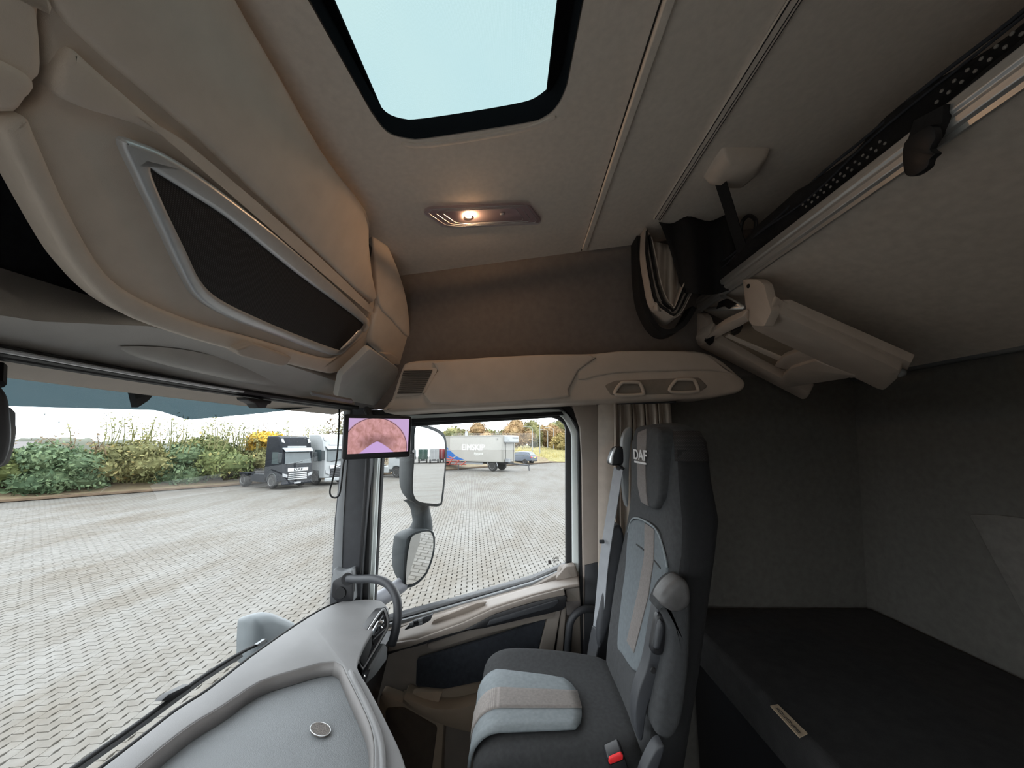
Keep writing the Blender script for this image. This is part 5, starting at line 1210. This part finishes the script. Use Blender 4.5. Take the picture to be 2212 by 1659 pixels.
    M().box((-3.9, 0, .86), (3.4, .85, .22)).build('chassis', m_black, t, bevel=.03)
    M().lathe([(.05, 0), (.5, 0), (.48, .09), (.1, .1)], (-4.7, 0, 1.0), (0, 0, 1), 20).build('fifth_wheel', m_black, t)
    M().box((-2.3, 0, 1.4), (.15, 1.5, 1.0)).build('air_intake', m_black, t)
    t.location = loc; t.rotation_euler = (0, 0, ang); t.scale = (sc, sc, sc)
    return t
m_blk = mat('black_lorry_paint', (.008, .010, .014), .5, .2, 3, spec=.12); m_wht = mat('white_lorry_paint', (.25, .265, .27), .45, .04, 3, coat=.05)
m_slat = mat('grille_silver', (.42, .44, .46), .3, .05, 20, metal=.4)
tractor('lorry_tractor', 'black tractor unit parked in front of the hedge', m_blk, m_slat, PZ(640, 1054, -CZ), math.radians(-117), .86)
tractor('lorry_tractor', 'white tractor unit parked right of the black one', m_wht, m_dark, PZ(729, 1046, -CZ), math.radians(-117), .90)
tractor('lorry_tractor', 'white tractor unit mostly hidden behind the door mirror', m_wht, m_dark, PZ(893, 1030, -CZ), math.radians(-108), .86)

# ------------------------------------------------------------------ box trailer, red loader, estate car
m_box = mat('cream_box_paint', (.27, .263, .24), .6, .06, .6); m_boxe = mat('cream_edge', (.225, .22, .20), .5, .05)
tr = thing('box_trailer', (0, 0, 0), 'cream refrigerated box trailer with a blue corner graphic', 'trailer')
M().box2((-9.5, 0, .92), (0, 2.45, 3.62)).build('box_body', m_box, tr, bevel=.03)
for z in (3.55, .98): M().box2((-9.5, -.03, z - .06), (.0, 0, z + .06)).build('edge_rail', m_boxe, tr)
for x in (-.08, -9.45): M().box2((x - .08, -.035, .92), (x + .08, 0, 3.6)).build('corner_post', m_boxe, tr)
M().box2((0, .0, .92), (.05, .14, 3.6)).build('corner_post', m_boxe, tr); M().box2((0, 2.3, .92), (.05, 2.45, 3.6)).build('corner_post', m_boxe, tr)
fu = M().box2((.0, .1, 2.85), (.65, 2.35, 3.6)).build('cooling_unit', m_wht, tr, bevel=.12)
for k in range(5): M().box2((.651, .9 + k * .25, 3.3), (.67, 1.08 + k * .25, 3.4)).build('louvre', m_dark, fu)
M().box2((.05, .5, 1.1), (.09, 2.0, 2.8)).build('front_panel', m_boxe, tr, bevel=.02)
mb = mat('blue_graphic', (.012, .085, .28), .5, .05)
for pts in (((-8.6, 1.05), (-4.6, 1.05), (-5.7, 1.42), (-6.1, 1.2)), ((-8.6, 1.12), (-6.2, 1.26), (-5.8, 1.5), (-6.6, 2.05), (-8.6, 2.05)), ((-8.6, 2.15), (-6.7, 2.13), (-7.6, 2.9), (-8.6, 2.9))):
    M().prism([(x, -.002, z) for x, z in pts], (0, -.008, 0)).build('graphic', mb, tr)
m_gh = mat('ghost_lettering', (.52, .52, .50), .5, .03)
text('lettering', 'EIMSKIP', (-3.6, -.006, 2.35), (1, 0, 0), (0, 0, 1), .85, m_gh, tr, .004, .012)
text('lettering', 'Flytjandi', (-2.9, -.006, 1.72), (1, 0, 0), (0, 0, 1), .34, m_gh, tr, .004, .004)
text('lettering', '13', (-.7, -.006, 3.2), (1, 0, 0), (0, 0, 1), .3, m_dark, tr, .004)
M().box2((-9.2, .6, .68), (.3, 1.8, .92)).build('chassis', m_black, tr)
M().box2((-6.5, .1, .62), (-2.4, .16, .82)).build('side_guard', m_greyp, tr)
for x in (-1.3, -8.4):
    for s_, y in ((-1, .3), (1, 2.15)): wheel(tr, x, y, .50, .4, s_)
M().tube([(-1.3 + .62 * math.cos(a_), .12, .5 + .62 * math.sin(a_)) for a_ in np.linspace(0, math.pi, 12)], .05, 6).build('mudguard', m_greyp, tr)
M().tube([(.2, .9, .75), (2.4, 1.2, .62)], .06, 8).build('drawbar', m_dark, tr); M().tube([(.2, 1.6, .75), (2.4, 1.2, .62)], .06, 8).build('drawbar', m_dark, tr)
M().tube([(2.3, 1.2, .62), (2.35, 1.2, .1)], .05, 8).build('drawbar_leg', m_dark, tr)
M().box2((.1, .3, .95), (.5, .7, 1.25)).build('valve_box', m_greyp, tr)
M().lathe([(.05, 0), (.14, 0), (.14, .35), (.1, .5), (.05, .5)], (-5.3, 1.2, 3.62), (0, 0, 1), 12).build('roof_cowl', m_wht, tr)
tr.location = PZ(1086, 1019, -CZ); tr.rotation_euler = (0, 0, math.radians(-118))
m_red = mat('faded_red_paint', (.26, .045, .03), .6, .2, 2)
rd = thing('red_loader', (0, 0, 0), 'folded red lifting frame standing beside the cream trailer', 'machine')
for k in range(4):
    M().prism([(-3.4 + .3 * k, -.2 + .1 * k, .62 + .27 * k), (-.4 - .5 * k, -.2 + .1 * k, .60 + .2 * k), (-.5 - .5 * k, -.2 + .1 * k, .70 + .2 * k), (-3.4 + .3 * k, -.2 + .1 * k, .70 + .27 * k)], (0, .2, 0)).build('beam', m_red, rd, bevel=.02)
for k in range(4):
    M().tube([(-3.0 + k * .7, -.3, .6), (-2.5 + k * .7, -.3, 1.4 - .15 * k)], .06, 6).build('brace', m_red, rd)
for x in (-2.9, -1.2): M().tube([(x, -.2, .65), (x, -.2, .04)], .05, 6).build('leg', m_dark, rd); 
for x in (-3.3,): wheel(rd, x, -.1, .4, .3, -1)
rd.location = PZ(1016, 1017, -CZ); rd.rotation_euler = (0, 0, math.radians(-100))
car = thing('estate_car', (0, 0, 0), 'blue-grey estate car parked beyond the trailer', 'car')
m_carp = mat('blue_grey_car_paint', (.07, .085, .11), .45, .1, 2, coat=.1)
def csec(x, zb, zt, wb, wt):
    return [(x, -wb, zb), (x, -wb * 1.0, (zb + zt) / 2), (x, -wt, zt), (x, wt, zt), (x, wb, (zb + zt) / 2), (x, wb, zb)]
M().loft([csec(x, zb, zt, wb, wt) for x, zb, zt, wb, wt in ((2.3, .5, .75, .7, .6), (2.15, .45, .9, .88, .75), (1.2, .42, 1.02, .93, .86), (0, .40, 1.05, .94, .90), (-1.6, .42, 1.1, .94, .90), (-2.2, .48, 1.12, .91, .86), (-2.35, .52, .95, .85, .8))]).build('body', m_carp, car, bevel=.05)
M().loft([csec(x, zb, zt, wb, wt) for x, zb, zt, wb, wt in ((1.0, 1.0, 1.05, .85, .8), (.2, 1.0, 1.58, .88, .68), (-.6, 1.0, 1.66, .89, .69), (-1.7, 1.0, 1.60, .88, .68), (-2.15, 1.05, 1.12, .84, .8))]).build('roof', m_carp, car, bevel=.05)
for s_ in (-1, 1):
    for xa, xb, xc, xd in ((.75, -.25, -.25, .15), (-.33, -1.2, -1.2, -.33), (-1.28, -1.85, -1.6, -1.28)):
        M().prism([(xa, s_ * .885, 1.1), (xb, s_ * .895, 1.12), (xc, s_ * .74, 1.52), (xd, s_ * .74, 1.5)], (0, s_ * .02, .005)).build('side_window', m_wsg, car)
    for x in (1.4, -1.4): wheel(car, x, s_ * .87, .36, .24, s_)
    M().box((-2.28, s_ * .68, .95), (.12, .36, .14)).build('tail_lamp', mat('tail_lamp_red', (.5, .02, .02), .3) if s_ < 0 else bpy.data.materials['tail_lamp_red'], car, bevel=.03)
    M().tube([(.3, s_ * .62, 1.68), (-1.6, s_ * .62, 1.68)], .02, 6).build('roof_rail', m_silver, car)
    M().box((.6, s_ * 1.0, 1.1), (.12, .16, .14)).build('door_mirror', m_carp, car, bevel=.03)
M().prism([(-1.78, -.62, 1.56), (-1.78, .62, 1.56), (-2.14, .74, 1.14), (-2.14, -.74, 1.14)], (-.03, 0, .02)).build('rear_window', m_wsg, car)
M().box((-2.37, 0, .9), (.02, .5, .11)).build('number_plate', mat('yellow_plate', (.7, .45, .12), .5), car)
M().box((-2.32, 0, .5), (.14, 1.6, .22)).build('bumper', m_dark, car, bevel=.05)
car.location = PZ(1122, 1002, -CZ); car.rotation_euler = (0, 0, math.radians(58))

# ------------------------------------------------------------------ grass bank, trees and lamps beyond the yard
rows = []
for y in np.linspace(-45, 45, 60):
    rows.append([Vector((58 + .1 * y, y, .0)), Vector((60 + .1 * y, y, .5 + random.uniform(0, .2))), Vector((66 + .1 * y, y, 1.5 + random.uniform(0, .3))), Vector((80, y, 2.0)), Vector((110, y, 2.0))])
S(M().grid(rows).build('grass_bank', mat('tall_dry_grass', (.15, .135, .05), .95, .3, 1.2, .8, 6, col2=(.24, .21, .09)), smooth=180))
S(M().prism([(57.7 - 4.5, -45, -.03), (57.9 - 4.5, -45, -.03), (57.9 + 4.5, 45, -.03), (57.7 + 4.5, 45, -.03)], (0, 0, .14)).build('kerb', m_kerb))
def gt(px, X): return PX(px, 985, X)
tl = [(985, 76, 3.2, 5.6, lg2, 'rounded olive tree above the left of the trailer roof'), (1035, 84, 4.2, 6.6, lo_, 'brown leafed tree above the middle of the trailer roof'), (1078, 74, 2.4, 5.4, ld, 'bare twiggy tree left of the cooling unit'),
      (1122, 70, 3.0, 6.9, lo_, 'orange tree right behind the trailer front'), (1150, 76, 3.4, 7.2, lg2, 'tall olive tree behind the lamp posts'), (1185, 78, 3.6, 6.8, lo_, 'orange brown tree between the lamp posts'),
      (962, 88, 3.6, 5.4, lg1, 'low green tree just right of the mirror'), (1008, 92, 4.0, 5.8, lg2, 'olive tree far behind the trailer roof'), (1062, 90, 3.6, 5.4, lg1, 'low green tree left of the trailer cooling unit'), (1098, 86, 3.2, 6.0, lg2, 'olive tree above the trailer cooling unit'), (1168, 90, 4.2, 6.6, lyo, 'ochre tree behind the tallest lamp post'),
      (1214, 66, 2.0, 4.2, lyo, 'yellow bush at the right edge of the door window'), (1212, 84, 3.6, 7.6, lg2, 'olive tree at the far right of the door window'), (1004, 70, 2.0, 4.8, ld, 'bare twiggy tree beside the mirror')]
for i, (px, X, r_, h, m, lab) in enumerate(tl):
    p = gt(px, X); p.z = 1.4
    t = thing('roadside_tree', p, lab, 'tree', 'trees beyond the yard')
    if m is ld: shoots('branches', p, 40, h - 1, r_ * .8, ld, t, seed=80 + i, leaf=.16)
    else: foliage('crown', p + Vector((0, 0, (h - 1.4) * .55)), (r_, r_, (h - 1.4) * .62), 2600, .2, m, t, seed=90 + i)
    M().tube([p - Vector((0, 0, .6)), p + Vector((0, 0, (h - 1.4) * .6))], [.16, .08], 7).build('trunk', ld, t)
q = M(); rg = random.Random(5)
for k in range(2600):
    px = rg.uniform(1100, 1260); X = rg.uniform(59, 68); p = PX(px, 985, X); p.z = .3 + (X - 59) * .14; hh = rg.uniform(.35, .8)
    q.add([p + Vector((0, -.05, 0)), p + Vector((0, .05, 0)), p + Vector((rg.uniform(-.2, .2), rg.uniform(-.3, .3), hh))], [(0, 1, 2)])
tag(q.build('grass_tufts', lgr, smooth=None), 'tall yellow grass on the bank behind the car', 'grass', kind='stuff')
for px, yt, X, lab in ((1150, 926, 64, 'short lamp post left of the tall one'), (1166, 908, 62, 'tallest lamp post with a curved arm beyond the yard'), (1183, 932, 70, 'thin lamp post right of the tallest one'), (1196, 928, 66, 'lamp post nearest the right edge of the door window')):
    p = PX(px, 985, X); p.z = 1.0; tp = PX(px, yt, X)
    l = thing('lamp_post', p, lab, 'lamp post', 'lamp posts beyond the yard')
    M().tube([p, p.lerp(tp, .5), tp], [.10, .08, .06], 8).build('pole', mat('galvanised', (.22, .22, .21), .5, .05) if px == 1150 else bpy.data.materials['galvanised'], l)
    M().tube(cr([tp, tp + Vector((0, .3, .25)), tp + Vector((0, 1.0, .35))], 4, False), .045, 6).build('arm', bpy.data.materials['galvanised'], l)
    M().box(tp + Vector((0, 1.25, .33)), (.22, .6, .12)).build('lamp_head', bpy.data.materials['galvanised'], l, bevel=.03)
# trailers parked behind, seen in the door mirror
for k, (x, wdt, c, lab) in enumerate(((-3.1, 2.6, (.19, .195, .195), 'pale grey trailer end at the left of the mirror reflection'), (.2, 2.5, (.015, .045, .032), 'dark green trailer reflected in the door mirror'), (3.1, 2.5, (.2, .205, .205), 'pale trailer beside the green one in the mirror'), (5.2, 1.4, (.2, .012, .016), 'red container end reflected in the door mirror'), (7.4, 2.6, (.22, .22, .22), 'white trailer at the right edge of the mirror reflection'))):
    t = thing('parked_trailer', (x, -100 - 4 * (k % 2), 0), lab, 'trailer', 'trailers behind the cab')
    o0 = Vector((x, -100 - 4 * (k % 2), 0)); mm_ = mat('trailer_paint_%d' % k, c, .5, .08, 1)
    M().box(o0 + Vector((0, -6, 2.3)), (wdt, 12, 2.7)).build('box_body', mm_, t, bevel=.05)
    M().box(o0 + Vector((0, .02, 2.3)), (.06, .06, 2.5)).build('door_bar', m_silver, t)
    M().box(o0 + Vector((0, -5, .8)), (1.0, 10, .3)).build('chassis', m_black, t)
    M().box(o0 + Vector((0, .0, .6)), (wdt, .12, .16)).build('bumper', m_dark, t)
    for s_ in (-1, 1):
        wo = M().lathe([(.2, -.2), (.48, -.2), (.5, -.1), (.5, .1), (.48, .2), (.2, .2)], o0 + Vector((s_ * (wdt / 2 - .25), -1.5, .5)), (1, 0, 0), 16).build('wheel', m_tyre, t)
